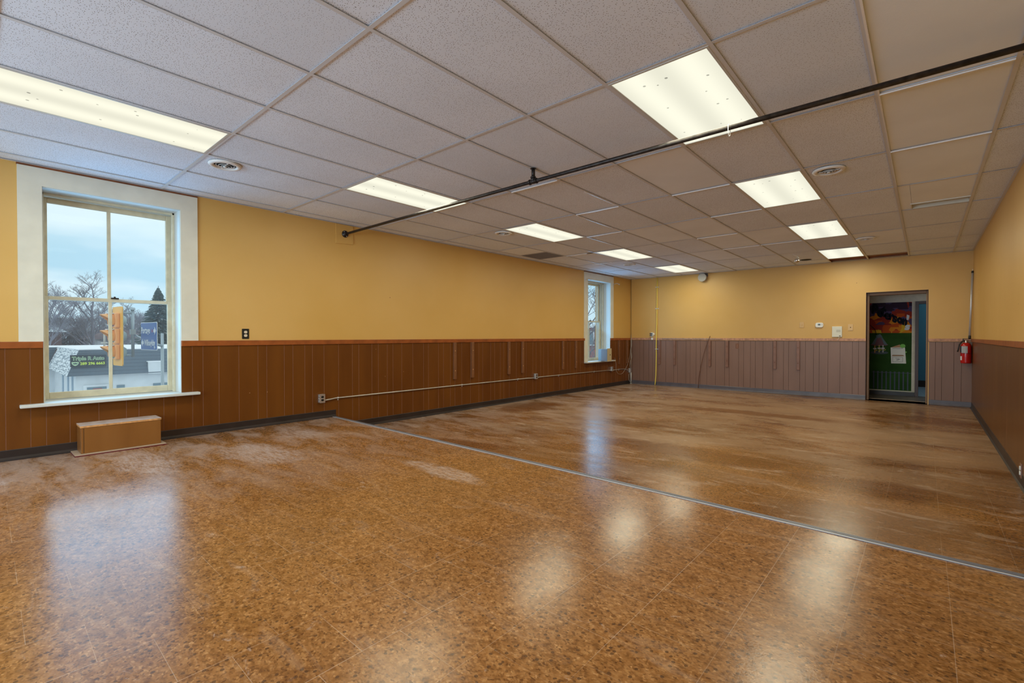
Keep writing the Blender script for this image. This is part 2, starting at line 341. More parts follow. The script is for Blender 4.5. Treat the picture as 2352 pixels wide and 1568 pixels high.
# ------------------------------------------------------------------ mesh building
class MB:
    def __init__(s): s.v = []; s.f = []; s.m = []; s.sm = []
    def add(s, vs, fs, mi=0, smooth=False):
        b = len(s.v); s.v += [tuple(v) for v in vs]
        for f in fs: s.f.append([b+i for i in f]); s.m.append(mi); s.sm.append(smooth)
        return s
    def box(s, x0, x1, y0, y1, z0, z1, mi=0, M=None):
        x0, x1 = min(x0, x1), max(x0, x1); y0, y1 = min(y0, y1), max(y0, y1); z0, z1 = min(z0, z1), max(z0, z1)
        vs = [(x, y, z) for x in (x0, x1) for y in (y0, y1) for z in (z0, z1)]
        if M: vs = [M @ Vector(v) for v in vs]
        return s.add(vs, [(0,1,3,2), (4,6,7,5), (0,4,5,1), (2,3,7,6), (0,2,6,4), (1,5,7,3)], mi)
    def tube(s, pts, r, n=10, mi=0, cap=True, smooth=True):
        pts = [Vector(p) for p in pts]; R = r if isinstance(r, (list, tuple)) else [r]*len(pts)
        rings = []; prev = None
        for i, p in enumerate(pts):
            d = (pts[min(i+1, len(pts)-1)] - pts[max(i-1, 0)]).normalized()
            if prev is None:
                a = Vector((0, 0, 1)) if abs(d.z) < 0.9 else Vector((1, 0, 0))
                e1 = d.cross(a).normalized()
            else:
                e1 = (prev - d*prev.dot(d)); e1 = e1.normalized() if e1.length > 1e-6 else d.orthogonal().normalized()
            prev = e1; e2 = d.cross(e1)
            rings.append([p + (e1*math.cos(2*PI*k/n) + e2*math.sin(2*PI*k/n))*R[i] for k in range(n)])
        vs = [v for rg in rings for v in rg]; fs = []
        for i in range(len(pts)-1):
            for k in range(n): fs.append((i*n+k, i*n+(k+1) % n, (i+1)*n+(k+1) % n, (i+1)*n+k))
        b = len(s.v); s.add(vs, fs, mi, smooth)
        if cap:
            s.f.append([b+k for k in range(n)][::-1]); s.m.append(mi); s.sm.append(False)
            s.f.append([b+(len(pts)-1)*n+k for k in range(n)]); s.m.append(mi); s.sm.append(False)
        return s
    def lathe(s, prof, c, axis='Z', n=32, mi=0, smooth=True):
        vs = []; fs = []
        for r, h in prof:
            for k in range(n):
                a = 2*PI*k/n; x, y = r*math.cos(a), r*math.sin(a)
                p = {'Z': (x, y, h), 'X': (h, x, y), 'Y': (y, h, x)}[axis]
                vs.append((c[0]+p[0], c[1]+p[1], c[2]+p[2]))
        for i in range(len(prof)-1):
            for k in range(n): fs.append((i*n+k, i*n+(k+1) % n, (i+1)*n+(k+1) % n, (i+1)*n+k))
        s.add(vs, fs, mi, smooth)
        return s
    def prism(s, poly, fn, d0, d1, mi=0):
        """poly: 2D points; fn(u,v,d) -> 3D"""
        n = len(poly); vs = [fn(u, v, d0) for u, v in poly] + [fn(u, v, d1) for u, v in poly]
        fs = [list(range(n))[::-1], list(range(n, 2*n))] + [(i, (i+1) % n, n+(i+1) % n, n+i) for i in range(n)]
        return s.add(vs, fs, mi)
    def build(s, name, mats, parent=None, bevel=0.0, seg=2):
        me = bpy.data.meshes.new(name); me.from_pydata(s.v, [], s.f)
        if not isinstance(mats, (list, tuple)): mats = [mats]
        for m in mats: me.materials.append(m)
        for p, mi, sm in zip(me.polygons, s.m, s.sm): p.material_index = mi; p.use_smooth = sm
        bm = bmesh.new(); bm.from_mesh(me); bmesh.ops.recalc_face_normals(bm, faces=bm.faces); bm.to_mesh(me); bm.free()
        ob = bpy.data.objects.new(name, me); COL.objects.link(ob)
        if bevel:
            md = ob.modifiers.new('bevel', 'BEVEL'); md.width = bevel; md.segments = seg; md.limit_method = 'ANGLE'; md.angle_limit = 0.6
        if parent:
            ob.parent = parent; ob.matrix_parent_inverse = Matrix.Identity(4)
            ob.location = -Vector(parent.location) if parent.parent is None and parent.type == 'EMPTY' else (0, 0, 0)
            # all geometry is written in world coordinates; undo the parent's rest transform
        return ob
def thing(name, label, cat, loc=(0, 0, 0), group=None):
    e = bpy.data.objects.new(name, None); COL.objects.link(e); e.location = loc; e.empty_display_size = 0.1
    e['label'] = label; e['category'] = cat
    if group: e['group'] = group
    return e
def tag(ob, label, cat, group=None):
    ob['label'] = label; ob['category'] = cat
    if group: ob['group'] = group
    return ob
def st(ob): ob['kind'] = 'structure'; return ob
def child(ob, parent):
    """parent a world-coordinate mesh under another mesh part (whose own origin already sits at the root offset)"""
    ob.parent = parent; ob.matrix_parent_inverse = Matrix.Identity(4); ob.location = (0, 0, 0); return ob
def dup(root, delta, label=None, keep=None):
    def rec(o_, par):
        c = o_.copy(); COL.objects.link(c)
        if par: c.parent = par; c.matrix_parent_inverse = o_.matrix_parent_inverse.copy()
        for ch in [x for x in bpy.data.objects if x.parent == o_]: rec(ch, c)
        return c
    r = rec(root, None); r.location = Vector(root.location) + Vector(delta)
    if label: r['label'] = label
    return r
def text_mesh(body, size, fn, depth=0.004, name='lettering', mats=None, parent=None, xs=1.0, bold=0.0, align='LEFT'):
    cu = bpy.data.curves.new('t', 'FONT'); cu.body = body; cu.size = size; cu.extrude = depth/2; cu.align_x = align
    cu.offset = bold; cu.resolution_u = 3
    ob = bpy.data.objects.new('t', cu); COL.objects.link(ob)
    bpy.context.view_layer.update()
    dg = bpy.context.evaluated_depsgraph_get(); me = bpy.data.meshes.new_from_object(ob.evaluated_get(dg))
    me.name = name
    for v in me.vertices:
        v.co = Vector(fn(v.co.x*xs, v.co.y, v.co.z))
    bpy.data.objects.remove(ob); bpy.data.curves.remove(cu)
    me.materials.clear(); me.materials.append(mats)
    o2 = bpy.data.objects.new(name, me); COL.objects.link(o2)
    if parent: child(o2, parent)
    return o2

# ------------------------------------------------------------------ room shell
def wall_grid(name, axis, p0, p1, a0, a1, z0, z1, holes, m):
    """wall slab with rectangular holes; axis = normal axis; holes = (a0,a1,z0,z1)"""
    mb = MB(); As = sorted({a0, a1, *[h[0] for h in holes], *[h[1] for h in holes]}); Zs = sorted({z0, z1, *[h[2] for h in holes], *[h[3] for h in holes]})
    for i in range(len(As)-1):
        for k in range(len(Zs)-1):
            ca, cz = (As[i]+As[i+1])/2, (Zs[k]+Zs[k+1])/2
            if any(h[0] < ca < h[1] and h[2] < cz < h[3] for h in holes): continue
            if axis == 'X': mb.box(p0, p1, As[i], As[i+1], Zs[k], Zs[k+1])
            else: mb.box(As[i], As[i+1], p0, p1, Zs[k], Zs[k+1])
    return st(mb.build(name, m))
TOP = H + 0.35
OP1 = (0.430, 1.467, 0.64, 2.592); OP2 = (9.462, 10.516, 0.64, 2.592); OP3 = (-2.62, -1.58, 0.64, 2.592)
wall_grid('wall_left', 'X', LX-0.42, LX, BY, FY+0.4, -0.3, TOP, [OP1, OP2, OP3], M_WALL)
wall_grid('wall_far', 'Y', FY, FY+0.40, LX, RX+0.4, -0.3, TOP, [(-0.88, 0.045, 0.0, 2.12)], M_WALL)
wall_grid('wall_right', 'X', RX, RX+0.3, BY, FY, -0.3, TOP, [], M_WALL)
wall_grid('wall_back', 'Y', BY-0.3, BY, LX-0.42, RX+0.3, -0.3, TOP, [(-4.9, -0.3, 0.6, 2.6)], M_WALL)
mb = MB(); mb.box(LX, RX, BY, FY+1.36, -0.2, 0.0)
st(mb.build('floor', M_FLOOR))
mb = MB()
mb.prism([(LX, BY), (RX, BY), (RX, step_y(RX)), (LX, step_y(LX))], lambda u, v, d: (u, v, d), 0.0, PZ)
st(mb.build('floor_raised', [M_FLOOR]))
# metal nosing on the step: ribbed strip and bright lip
mb = MB()
def along(y0, y1, z0, z1, mi):
    vs = [(x, step_y(x)+y, z) for x in (LX+.002, RX-.002) for y in (y0, y1) for z in (z0, z1)]
    mb.add(vs, [(0,1,3,2), (4,6,7,5), (0,4,5,1), (2,3,7,6), (0,2,6,4), (1,5,7,3)], mi)
along(-0.052, 0.004, PZ, PZ+0.003, 0)
for k in range(4): along(-0.030+k*0.008, -0.026+k*0.008, PZ+0.003, PZ+0.005, 0)
along(-0.050, -0.043, PZ, PZ+0.005, 2)
along(-0.041, -0.034, PZ+0.0029, PZ+0.0036, 1)
along(0.0, 0.006, PZ-0.035, PZ+0.003, 0)
M_NOSE = mat('nosing_grey', (0.26, 0.25, 0.27), 0.4, 0.4); M_LIP = mat('nosing_lip', (0.66, 0.63, 0.62), 0.4, 0.2)
st(mb.build('trim_1', [M_NOSE, M_BLACK, M_LIP]))

# wainscot with grooves
PAT = [0, .099, .254, .457, .663, .761, .967, 1.072]
def grooves(base, per, lo, hi):
    out = []; k = math.floor((lo-base)/per)-1
    while base+k*per < hi:
        out += [base+k*per+p for p in PAT]; k += 1
    return [g for g in out if lo+0.01 < g < hi-0.01]
def wainscot(name, P, a0, a1, z0, z1, gl, mats, th=0.008, gw=0.0045):
    """P(a, d, z): a along wall, d out of the wall."""
    mb = MB(); e = [a0]; gs = sorted(g for g in gl if a0+.01 < g < a1-.01)
    cur = a0
    def quad(A, B, C_, D, mi): mb.add([A, B, C_, D], [(0, 1, 2, 3)], mi)
    for g in gs + [None]:
        end = (g-gw/2) if g is not None else a1
        quad(P(cur, th, z0), P(end, th, z0), P(end, th, z1), P(cur, th, z1), 0)
        if g is not None:
            l, c, r = g-gw/2, g, g+gw/2
            quad(P(l, th, z0), P(c, th*.45, z0), P(c, th*.45, z1), P(l, th, z1), 1)
            quad(P(c, th*.45, z0), P(r, th, z0), P(r, th, z1), P(c, th*.45, z1), 1)
            cur = r
    for a in (a0, a1): quad(P(a, 0, z0), P(a, th, z0), P(a, th, z1), P(a, 0, z1), 0)
    quad(P(a0, 0, z1), P(a1, 0, z1), P(a1, th, z1), P(a0, th, z1), 0)
    quad(P(a0, 0, z0), P(a1, 0, z0), P(a1, th, z0), P(a0, th, z0), 0)
    return mb, name, mats
def merge_build(parts, name, mats):
    big = MB()
    for mb, _, _ in parts:
        b = len(big.v); big.v += mb.v; big.f += [[b+i for i in f] for f in mb.f]; big.m += mb.m; big.sm += mb.sm
    return st(big.build(name, mats))
RB, RT = 1.155, 1.213
PL = lambda a, d, z: (LX+d, a, z); PF = lambda a, d, z: (a, FY-d, z); PR = lambda a, d, z: (RX-d, a, z)
gl = grooves(1.566, 1.222, BY, FY)
merge_build([wainscot('', PL, BY, OP1[0]-.002, 0.0, RB, gl, None), wainscot('', PL, OP1[0]-.002, OP1[1]+.002, 0, 0.64, gl, None),
             wainscot('', PL, OP1[1]+.002, 9.33, 0, RB, gl, None), wainscot('', PL, 9.33, 10.52, 0, 0.64, gl, None),
             wainscot('', PL, 10.52, FY, 0, RB, gl, None)], 'trim_2', [M_PANL, M_GRL])
gf = grooves(-1.753, 1.218, LX, -0.9)
merge_build([wainscot('', PF, LX, -0.881, 0, RB, gf, None), wainscot('', PF, 0.058, RX, 0, RB, [.146, .235, .395, .494], None)], 'trim_3', [M_PANF, M_GRF])
M_PANR = panel_paint('right_panel_paint', (0.120, 0.042, 0.008), (0.160, 0.062, 0.014), 0.33)
merge_build([wainscot('', PR, BY, FY-.01, 0, RB, [FY-1.1-1.22*k for k in range(12)], None, gw=0.003)], 'trim_4', [M_PANR, M_GRL])
# rails
mb = MB(); mb.box(LX, LX+0.022, BY, OP1[0]-.002, RB, RT); mb.box(LX, LX+0.022, OP1[1]+.002, 9.33, RB, RT); mb.box(LX, LX+0.022, 10.52, FY, RB, RT)
st(mb.build('trim_5', M_RAIL, bevel=0.003))
mb = MB(); mb.box(LX+.022, -0.875, FY-0.024, FY, RB+.008, RT+.004); mb.box(0.045, RX-.022, FY-0.024, FY, RB+.008, RT+.004)
st(mb.build('trim_6', M_RAILF, bevel=0.003))
mb = MB(); mb.box(RX-0.022, RX, BY, FY, RB+.004, RT+.002)
st(mb.build('trim_7', M_RAIL, bevel=0.003))
# baseboards: coved vinyl
def cove(P, a0, a1, z0, h=0.105, mbx=None):
    prof = [(0.008, z0+h), (0.0115, z0+h-.004), (0.0115, z0+0.03), (0.016, z0+0.012), (0.030, z0+0.001), (0.008, z0)]
    n = len(prof); vs = [P(a0, d, z) for d, z in prof] + [P(a1, d, z) for d, z in prof]
    mbx.add(vs, [(i, (i+1) % n, n+(i+1) % n, n+i) for i in range(n)] + [list(range(n)), list(range(n, 2*n))[::-1]], 0)
mb = MB(); cove(PL, BY, step_y(LX)+.006, PZ, .093, mb); cove(PL, step_y(LX)+.008, FY-.01, 0, .095, mb)
st(mb.build('baseboard_left', M_BASE))
mb = MB(); cove(PF, LX+.01, -0.881, 0, .095, mb); cove(PF, 0.058, RX-.01, 0, .095, mb)
st(mb.build('baseboard_far', M_BASEF))
mb = MB(); cove(PR, BY, step_y(RX), PZ, .093, mb); cove(PR, step_y(RX)+.008, FY-.01, 0, .098, mb)
st(mb.build('baseboard_right', M_BASE))

# ------------------------------------------------------------------ suspended ceiling
cols = [LX] + [CX0 + CW*c for c in range(0, 11)] + [RX]
rows = [BY] + [CY0 + CL*r for r in range(-2, 10)] + [FY]
lights_in = [(3, 0), (3, 2), (3, 4), (3, 6), (3, 8), (8, -2), (8, 0), (8, 2), (8, 4), (8, 6), (8, 8), (3, -2)]   # (col index in cols, grid row)
LIGHTS = {(c, r+3) for c, r in lights_in}
smooth_cells = {(10, r) for r in range(1, 9)} | {(6, 9), (7, 9), (8, 7), (7, 6), (6, 8), (5, 8), (9, 10), (5, 10)}
mb = MB(); rec = 0.007
R_ = random.Random(3)
def tilebox(x0, x1, y0, y1, mi):
    z = H + rec + R_.uniform(-.001, .001)
    mb.box(x0+.001, x1-.001, y0+.001, y1-.001, z, z+.014, mi)
for i in range(len(cols)-1):
    for j in range(len(rows)-1):
        x0, x1, y0, y1 = cols[i], cols[i+1], rows[j], rows[j+1]
        if (i, j) in LIGHTS: continue
        mi = 1 if (i, j) in smooth_cells else (2 if R_.random() < 0.3 else 0)
        if (i, j) == (1, 8):                       # two half tiles laid in separately
            continue
        if (i, j) == (10, 8):                      # slot opening in the corner of this tile
            gx0, gx1, gy0, gy1 = -0.125, x1-.012, 7.09, 7.345
            tilebox(x0, gx0, y0, y1, 1); tilebox(gx0, x1, y0, gy0, 1); continue
        if j == len(rows)-2 and i in (8, 9):       # missing tiles by the far wall
            continue
        if j == len(rows)-2 and i == 7: pass
        tilebox(x0, x1, y0, y1, mi)
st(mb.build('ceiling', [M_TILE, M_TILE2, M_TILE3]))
# T-bars
mb = MB(); bw = 0.0118
for i, x in enumerate(cols[1:-1]):
    mb.box(x-bw, x+bw, BY, FY, H-.001, H+.0005); mb.box(x-.002, x+.002, BY, FY, H+.0005, H+.035)
for y in rows[1:-1]:
    for i in range(len(cols)-1):
        a = cols[i] + (bw if i else 0); b_ = cols[i+1] - (bw if i < len(cols)-2 else 0)
        mb.box(a, b_, y-bw, y+bw, H-.0006, H+.0006)
mb.box(CX0+bw, CX0+CW-bw, rows[8]+.60, rows[8]+.624, H-.0006, H+.0006)
# wall angle
mb.box(LX, LX+.022, BY, FY, H-.001, H+.001); mb.box(RX-.022, RX, BY, FY, H-.001, H+.001); mb.box(LX, RX, FY-.022, FY, H-.001, H+.001)
# light caught on tee edges, put in as raised white strips
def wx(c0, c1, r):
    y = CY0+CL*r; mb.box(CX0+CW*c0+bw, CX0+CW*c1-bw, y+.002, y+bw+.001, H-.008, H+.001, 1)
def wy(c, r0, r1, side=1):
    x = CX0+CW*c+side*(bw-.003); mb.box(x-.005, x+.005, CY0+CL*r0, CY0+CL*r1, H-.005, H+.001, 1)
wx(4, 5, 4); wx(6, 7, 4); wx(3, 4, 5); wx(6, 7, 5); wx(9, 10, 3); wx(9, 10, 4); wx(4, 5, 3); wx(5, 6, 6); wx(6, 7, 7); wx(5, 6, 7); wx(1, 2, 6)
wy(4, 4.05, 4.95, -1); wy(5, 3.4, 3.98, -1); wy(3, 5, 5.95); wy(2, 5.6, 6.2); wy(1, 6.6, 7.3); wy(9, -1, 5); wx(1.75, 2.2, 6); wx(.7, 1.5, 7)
st(mb.build('trim_8', [M_GRID, M_GLINT]))
# plenum above
mb = MB(); mb.box(LX-.4, RX+.3, BY-.3, FY+.4, TOP, TOP+.05)
st(mb.build('ceiling_slab', mat('plenum', (0.05, 0.035, 0.03), 0.9)))
# wood seen in the gap of the missing tiles
mb = MB(); mb.box(cols[8]+.012, cols[10]-.012, FY-.03, FY-.002, H+.02, H+.34); mb.box(cols[8]+.0, cols[8]+.012, rows[-2]+.02, FY, H+.003, H+.2)
mb.box(cols[8]+.012, cols[10]-.012, rows[-2]+.02, FY-.03, H+.035, H+.05)
st(mb.build('trim_9', M_WOOD))
t = tag(MB().box(CX0+.013, CX0+CW-.013, rows[8]+.628, rows[9]-.013, H+.0025, H+.016).build('ceiling_tile', M_DTILE), 'dark grey half-size ceiling tile beside the white one near left wall', 'ceiling tile')
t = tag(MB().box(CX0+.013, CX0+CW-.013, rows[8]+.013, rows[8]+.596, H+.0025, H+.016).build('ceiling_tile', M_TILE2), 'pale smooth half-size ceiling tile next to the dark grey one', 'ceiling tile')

# ------------------------------------------------------------------ troffer lights
def diffuser_mat():
    m = bpy.data.materials.new('prismatic_diffuser'); m.use_nodes = True; t = m.node_tree; t.nodes.clear()
    c = N(t, 'ShaderNodeTexCoord'); s = N(t, 'ShaderNodeSeparateXYZ'); t.links.new(c.outputs['Object'], s.inputs[0])
    # two lamps run along Y behind the lens
    w = N(t, 'ShaderNodeMath', operation='MULTIPLY'); w.inputs[1].default_value = 2*PI/0.30; t.links.new(s.outputs['X'], w.inputs[0])
    co = N(t, 'ShaderNodeMath', operation='COSINE'); t.links.new(w.outputs[0], co.inputs[0])
    ma = N(t, 'ShaderNodeMath', operation='MULTIPLY_ADD'); t.links.new(co.outputs[0], ma.inputs[0]); ma.inputs[1].default_value = -0.085; ma.inputs[2].default_value = 0.93
    # dead insects
    v = N(t, 'ShaderNodeTexVoronoi'); v.inputs['Scale'].default_value = 15; t.links.new(c.outputs['Object'], v.inputs['Vector'])
    sc = N(t, 'ShaderNodeSeparateColor'); t.links.new(v.outputs['Color'], sc.inputs[0])
    g = N(t, 'ShaderNodeMath', operation='MULTIPLY_ADD'); t.links.new(sc.outputs[0], g.inputs[0]); g.inputs[1].default_value = 0.27; g.inputs[2].default_value = -0.12
    lt = N(t, 'ShaderNodeMath', operation='LESS_THAN'); t.links.new(v.outputs['Distance'], lt.inputs[0]); t.links.new(g.outputs[0], lt.inputs[1])
    mu = N(t, 'ShaderNodeMath', operation='MULTIPLY'); mu.inputs[1].default_value = 0.5; t.links.new(lt.outputs[0], mu.inputs[0])
    su = N(t, 'ShaderNodeMath', operation='SUBTRACT'); t.links.new(ma.outputs[0], su.inputs[0]); t.links.new(mu.outputs[0], su.inputs[1])
    e = N(t, 'ShaderNodeEmission'); e.inputs[0].default_value = (1.0, 0.98, 0.80, 1); t.links.new(su.outputs[0], e.inputs[1])
    oo = N(t, 'ShaderNodeOutputMaterial'); t.links.new(e.outputs[0], oo.inputs[0]); return m
M_DIFF = diffuser_mat(); M_LFR = mat('fixture_frame', (0.60, 0.60, 0.56), 0.4)
LAB = {(3, 0): 'ceiling light panel with insects inside, cut by the left photo edge', (3, 2): 'ceiling light panel behind the black pipe, in the left row',
       (3, 4): 'ceiling light panel beside a round vent, third in the left row', (3, 6): 'ceiling light panel fourth in the left row',
       (3, 8): 'small-looking ceiling light panel nearest the far wall above the yellow cable', (8, 2): 'largest ceiling light panel crossed by the black pipe with wire hook',
       (8, 4): 'ceiling light panel beside a round vent in the right row', (8, 6): 'ceiling light panel second from the far end of the right row',
       (8, 8): 'ceiling light panel next to the gap of missing tiles by the far wall'}
def troffer(cx, cy, label):
    t = thing('ceiling_light', label, 'ceiling light', (cx, cy, H), 'fluorescent light panels in the ceiling grid')
    hx, hy = CW/2-bw, CL/2-bw
    f = MB()
    f.box(-hx, -hx+.014, -hy, hy, -.003, .012); f.box(hx-.014, hx, -hy, hy, -.003, .012)
    f.box(-hx+.014, hx-.014, -hy, -hy+.014, -.003, .012); f.box(-hx+.014, hx-.014, hy-.014, hy, -.003, .012)
    fo = f.build('frame', M_LFR); child(fo, t)
    d = MB().box(-hx+.014, hx-.014, -hy+.014, hy-.014, .001, .006).build('diffuser', M_DIFF); child(d, t)
    hs = MB().box(-hx, hx, -hy, hy, .012, .10).build('housing', M_LFR); child(hs, t)
    return t
proto = None
for c, r in lights_in:
    cx = (cols[c]+cols[c+1])/2; cy = CY0+CL*(r+.5)
    lab = LAB.get((c, r), 'unseen ceiling light panel added behind the viewpoint')  # panels out of view are added to light the room
    if proto is None: proto = troffer(cx, cy, lab); P0 = Vector(proto.location)
    else: dup(proto, Vector((cx, cy, H))-P0, lab)
    area('troffer_lamp', (cx, cy, H-.006), (CW-.06, CL-.06), (0, 0, 0), LAMP_W, LAMP_C)

# ------------------------------------------------------------------ round ceiling vents
def vent(x, y, label):
    t = thing('ceiling_vent', label, 'vent', (x, y, H), 'round ceiling vents')
    child(MB().lathe([(.128, .002), (.130, -.004), (.120, -.013), (.098, -.016), (.090, -.010), (.088, .004)], (0, 0, 0)).build('rim', M_WHITE), t)
    child(MB().lathe([(0.0001, .003), (.089, .003)], (0, 0, 0), smooth=False).build('throat', M_DARK), t)
    for r, z in ((.072, -.008), (.052, -.014), (.032, -.020)):
        child(MB().lathe([(r-.004, z+.004), (r, z), (r+.001, z+.002), (r-.003, z+.006)], (0, 0, 0)).build('cone', M_WHITE), t)
    child(MB().lathe([(.0001, -.024), (.012, -.024), (.014, -.018), (.0001, -.014)], (0, 0, 0), n=16).build('knob', M_WHITE), t)
    child(MB().box(-.085, .085, -.003, .003, -.010, -.002).build('bar', M_WHITE), t)
    return t
v0 = vent(-4.655, 1.49, 'round ceiling vent nearest the big left window')
for x, y, l in ((-4.655, 5.145, 'round ceiling vent next to the third left-row light panel'), (-4.69, 9.12, 'round ceiling vent smallest in view near the far narrow window'),
                (-0.67, 5.147, 'round ceiling vent with a dust stain, right of a light panel'), (-0.70, 9.11, 'round ceiling vent in the far right row near the missing tiles')):
    dup(v0, (x+4.655, y-1.49, 0), l)
# slot grille
t = thing('ceiling_slot', 'long narrow recessed air slot in the ceiling near the right wall', 'vent', (.12, 7.2, H))
g0, g1, h0, h1 = -0.125, cols[11]-.012-(cols[11]-cols[11]), 7.09, 7.345
g1 = CX0+CW*10-.012
for nm, bx in (('frame', (g0, g1, h0-.004, h0+.006, H-.004, H+.10)), ('frame', (g0, g1, h1+.0, h1+.01, H-.002, H+.10)), ('frame', (g0-.01, g0, h0, h1, H-.002, H+.10)), ('frame', (g1-.002, g1+.006, h0, h1, H+.002, H+.10))):
    child(MB().box(*[bx[0]-.12, bx[1]-.12, bx[2]-7.2, bx[3]-7.2, bx[4]-H, bx[5]-H]).build(nm, M_OFF), t)
child(MB().box(g0-.12, g1-.12, h0-7.2, h1-7.2, .085, .10).build('damper', mat('slot_grey', (0.42, 0.46, 0.52), 0.5)), t)

# ------------------------------------------------------------------ windows
def glass():
    m = bpy.data.materials.new('window_glass'); m.use_nodes = True; t = m.node_tree; t.nodes.clear()
    tr = N(t, 'ShaderNodeBsdfTransparent'); tr.inputs[0].default_value = (0.96, 0.985, 1, 1)
    gl_ = N(t, 'ShaderNodeBsdfGlossy'); gl_.inputs['Roughness'].default_value = 0.02
    df = N(t, 'ShaderNodeBsdfDiffuse'); df.inputs[0].default_value = (0.75, 0.85, 0.95, 1)
    lw = N(t, 'ShaderNodeFresnel'); lw.inputs[0].default_value = 1.45
    mx1 = N(t, 'ShaderNodeMixShader'); mx1.inputs[0].default_value = 0.055           # thin pale bluish film
    t.links.new(tr.outputs[0], mx1.inputs[1]); t.links.new(df.outputs[0], mx1.inputs[2])
    mu = N(t, 'ShaderNodeMath', operation='MULTIPLY'); mu.inputs[1].default_value = 0.05; t.links.new(lw.outputs[0], mu.inputs[0])
    mx2 = N(t, 'ShaderNodeMixShader'); t.links.new(mu.outputs[0], mx2.inputs[0]); t.links.new(mx1.outputs[0], mx2.inputs[1]); t.links.new(gl_.outputs[0], mx2.inputs[2])
    oo = N(t, 'ShaderNodeOutputMaterial'); t.links.new(mx2.outputs[0], oo.inputs[0]); return m
M_GLASS = glass()
def window(name, y0, y1, casing):
    z0, z1 = 0.664, 2.590
    w = bpy.data.objects.new(name, None); COL.objects.link(w); w['kind'] = 'structure'
    # lining of the reveal
    f = MB(); XI, XO = LX+.004, LX-.40
    f.box(XO, XI, y1-.004, y1+.012, z0, z1+.01); f.box(XO, XI, y0-.012, y0+.004, z0, z1+.01); f.box(XO, XI, y0, y1, z1-.004, z1+.02)
    child(f.build('jamb', M_JAMB), w)
    f = MB()   # stop mouldings
    for xa, xb, d in ((-6.118, -6.138, .022), (-6.170, -6.19, .016)):
        f.box(xa, xb, y1-d-.004, y1-.004, z0, z1-.004); f.box(xa, xb, y0+.004, y0+d+.004, z0, z1-.004); f.box(xa, xb, y0, y1, z1-.004-d, z1-.004)
    child(f.build('stop', M_SASH, bevel=.003), w)
    def sash(x, za, zb, nm):
        f = MB(); a, b_ = y0+.008, y1-.008; sw = .048; c = (a+b_)/2-.015
        f.box(x-.036, x, a, a+sw, za, zb); f.box(x-.036, x, b_-sw, b_, za, zb)
        f.box(x-.036, x, a+sw, b_-sw, zb-(.052 if nm == 'upper' else .034), zb); f.box(x-.036, x, a+sw, b_-sw, za, za+(.034 if nm == 'upper' else .062))
        f.box(x-.032, x-.002, c-.014, c+.014, za+.03, zb-.03)
        s_ = f.build('sash', M_SASH, bevel=.004); child(s_, w)
        p1 = MB().box(x-.020, x-.017, a+sw-.005, c-.01, za+.03, zb-.03).build('pane', M_GLASS); child(p1, s_)
        p2 = MB().box(x-.020, x-.017, c+.01, b_-sw+.005, za+.03, zb-.03).build('pane', M_GLASS); child(p2, s_)
        return s_
    sash(-6.192, z0+.004, 1.638, 'lower'); sash(-6.232, 1.604, z1-.02, 'upper')
    child(MB().box(-6.20, -6.175, (y0+y1)/2-.01, (y0+y1)/2+.05, 1.636, 1.648).tube([(-6.19, (y0+y1)/2+.02, 1.648), (-6.19, (y0+y1)/2+.02, 1.66)], .008).build('latch', M_IRON), w)
    f = MB(); f.prism([(LX-.40, y0), (LX, y0), (LX, casing[0]), (LX+.085, casing[0]), (LX+.085, casing[1]), (LX, casing[1]), (LX, y1), (LX-.40, y1)], lambda u, v, d: (u, v, d), z0-.028, z0)
    child(f.build('sill', M_JAMB, bevel=.006), w)
    f = MB(); c0, c1, za, zb, ztop = casing[0], casing[1], casing[2], casing[3], casing[4]
    f.prism([(c0, za), (y0, za), (y0, z1), (y1, z1), (y1, zb), (c1, zb), (c1, ztop), (c0, ztop)], lambda u, v, d: (LX+d, u, v), 0, .018)
    child(f.build('casing', M_TRIM), w)
    f = MB(); f.box(LX, LX+.010, c0-.004, c1+.004, ztop, H-.002)
    child(f.build('gap_strip', M_WOOD), w)
    return w
window('window_1', OP1[0], OP1[1], (.277, 1.622, 1.213, 1.213, 2.748))
window('window_2', OP2[0], OP2[1], (9.315, 10.664, .664, 1.213, 2.748))
window('added_window_3', OP3[0], OP3[1], (-2.77, -1.43, 1.213, 1.213, 2.748))  # unseen window, added for extra daylight
# unseen back-wall window, added to bring in more daylight
w = bpy.data.objects.new('added_window_4', None); COL.objects.link(w); w['kind'] = 'structure'
f = MB()
for x in (-4.9, -3.37, -1.83, -0.36): f.box(x, x+.06, BY-.2, BY-.1, .6, 2.6)
f.box(-4.84, -.36, BY-.2, BY-.1, .6, .66); f.box(-4.84, -.36, BY-.2, BY-.1, 2.54, 2.6)
child(f.build('frame', M_TRIM), w)
child(MB().box(-4.84, -.36, BY-.16, BY-.155, .66, 2.54).build('pane', M_GLASS), w)

# curtain hooks on the narrow window's casing
for k, (y, l) in enumerate(((9.335, 'bent curtain hook at the upper left of the narrow window'), (10.66, 'bent curtain hook at the upper right of the narrow window'))):
    x = LX+.018; z = 2.56
    pts = [(x, y, z), (x+.05, y+.005, z+.018), (x+.10, y+.01, z+.022), (x+.135, y+.012, z+.005), (x+.15, y+.013, z-.02), (x+.165, y+.013, z+.01)]
    h = MB().tube(pts, .0045, 8).box(x-.0, x+.006, y-.012, y+.012, z-.03, z+.03).build('curtain_hook', M_ALU)
    tag(h, l, 'hook', 'curtain hooks on the narrow window')

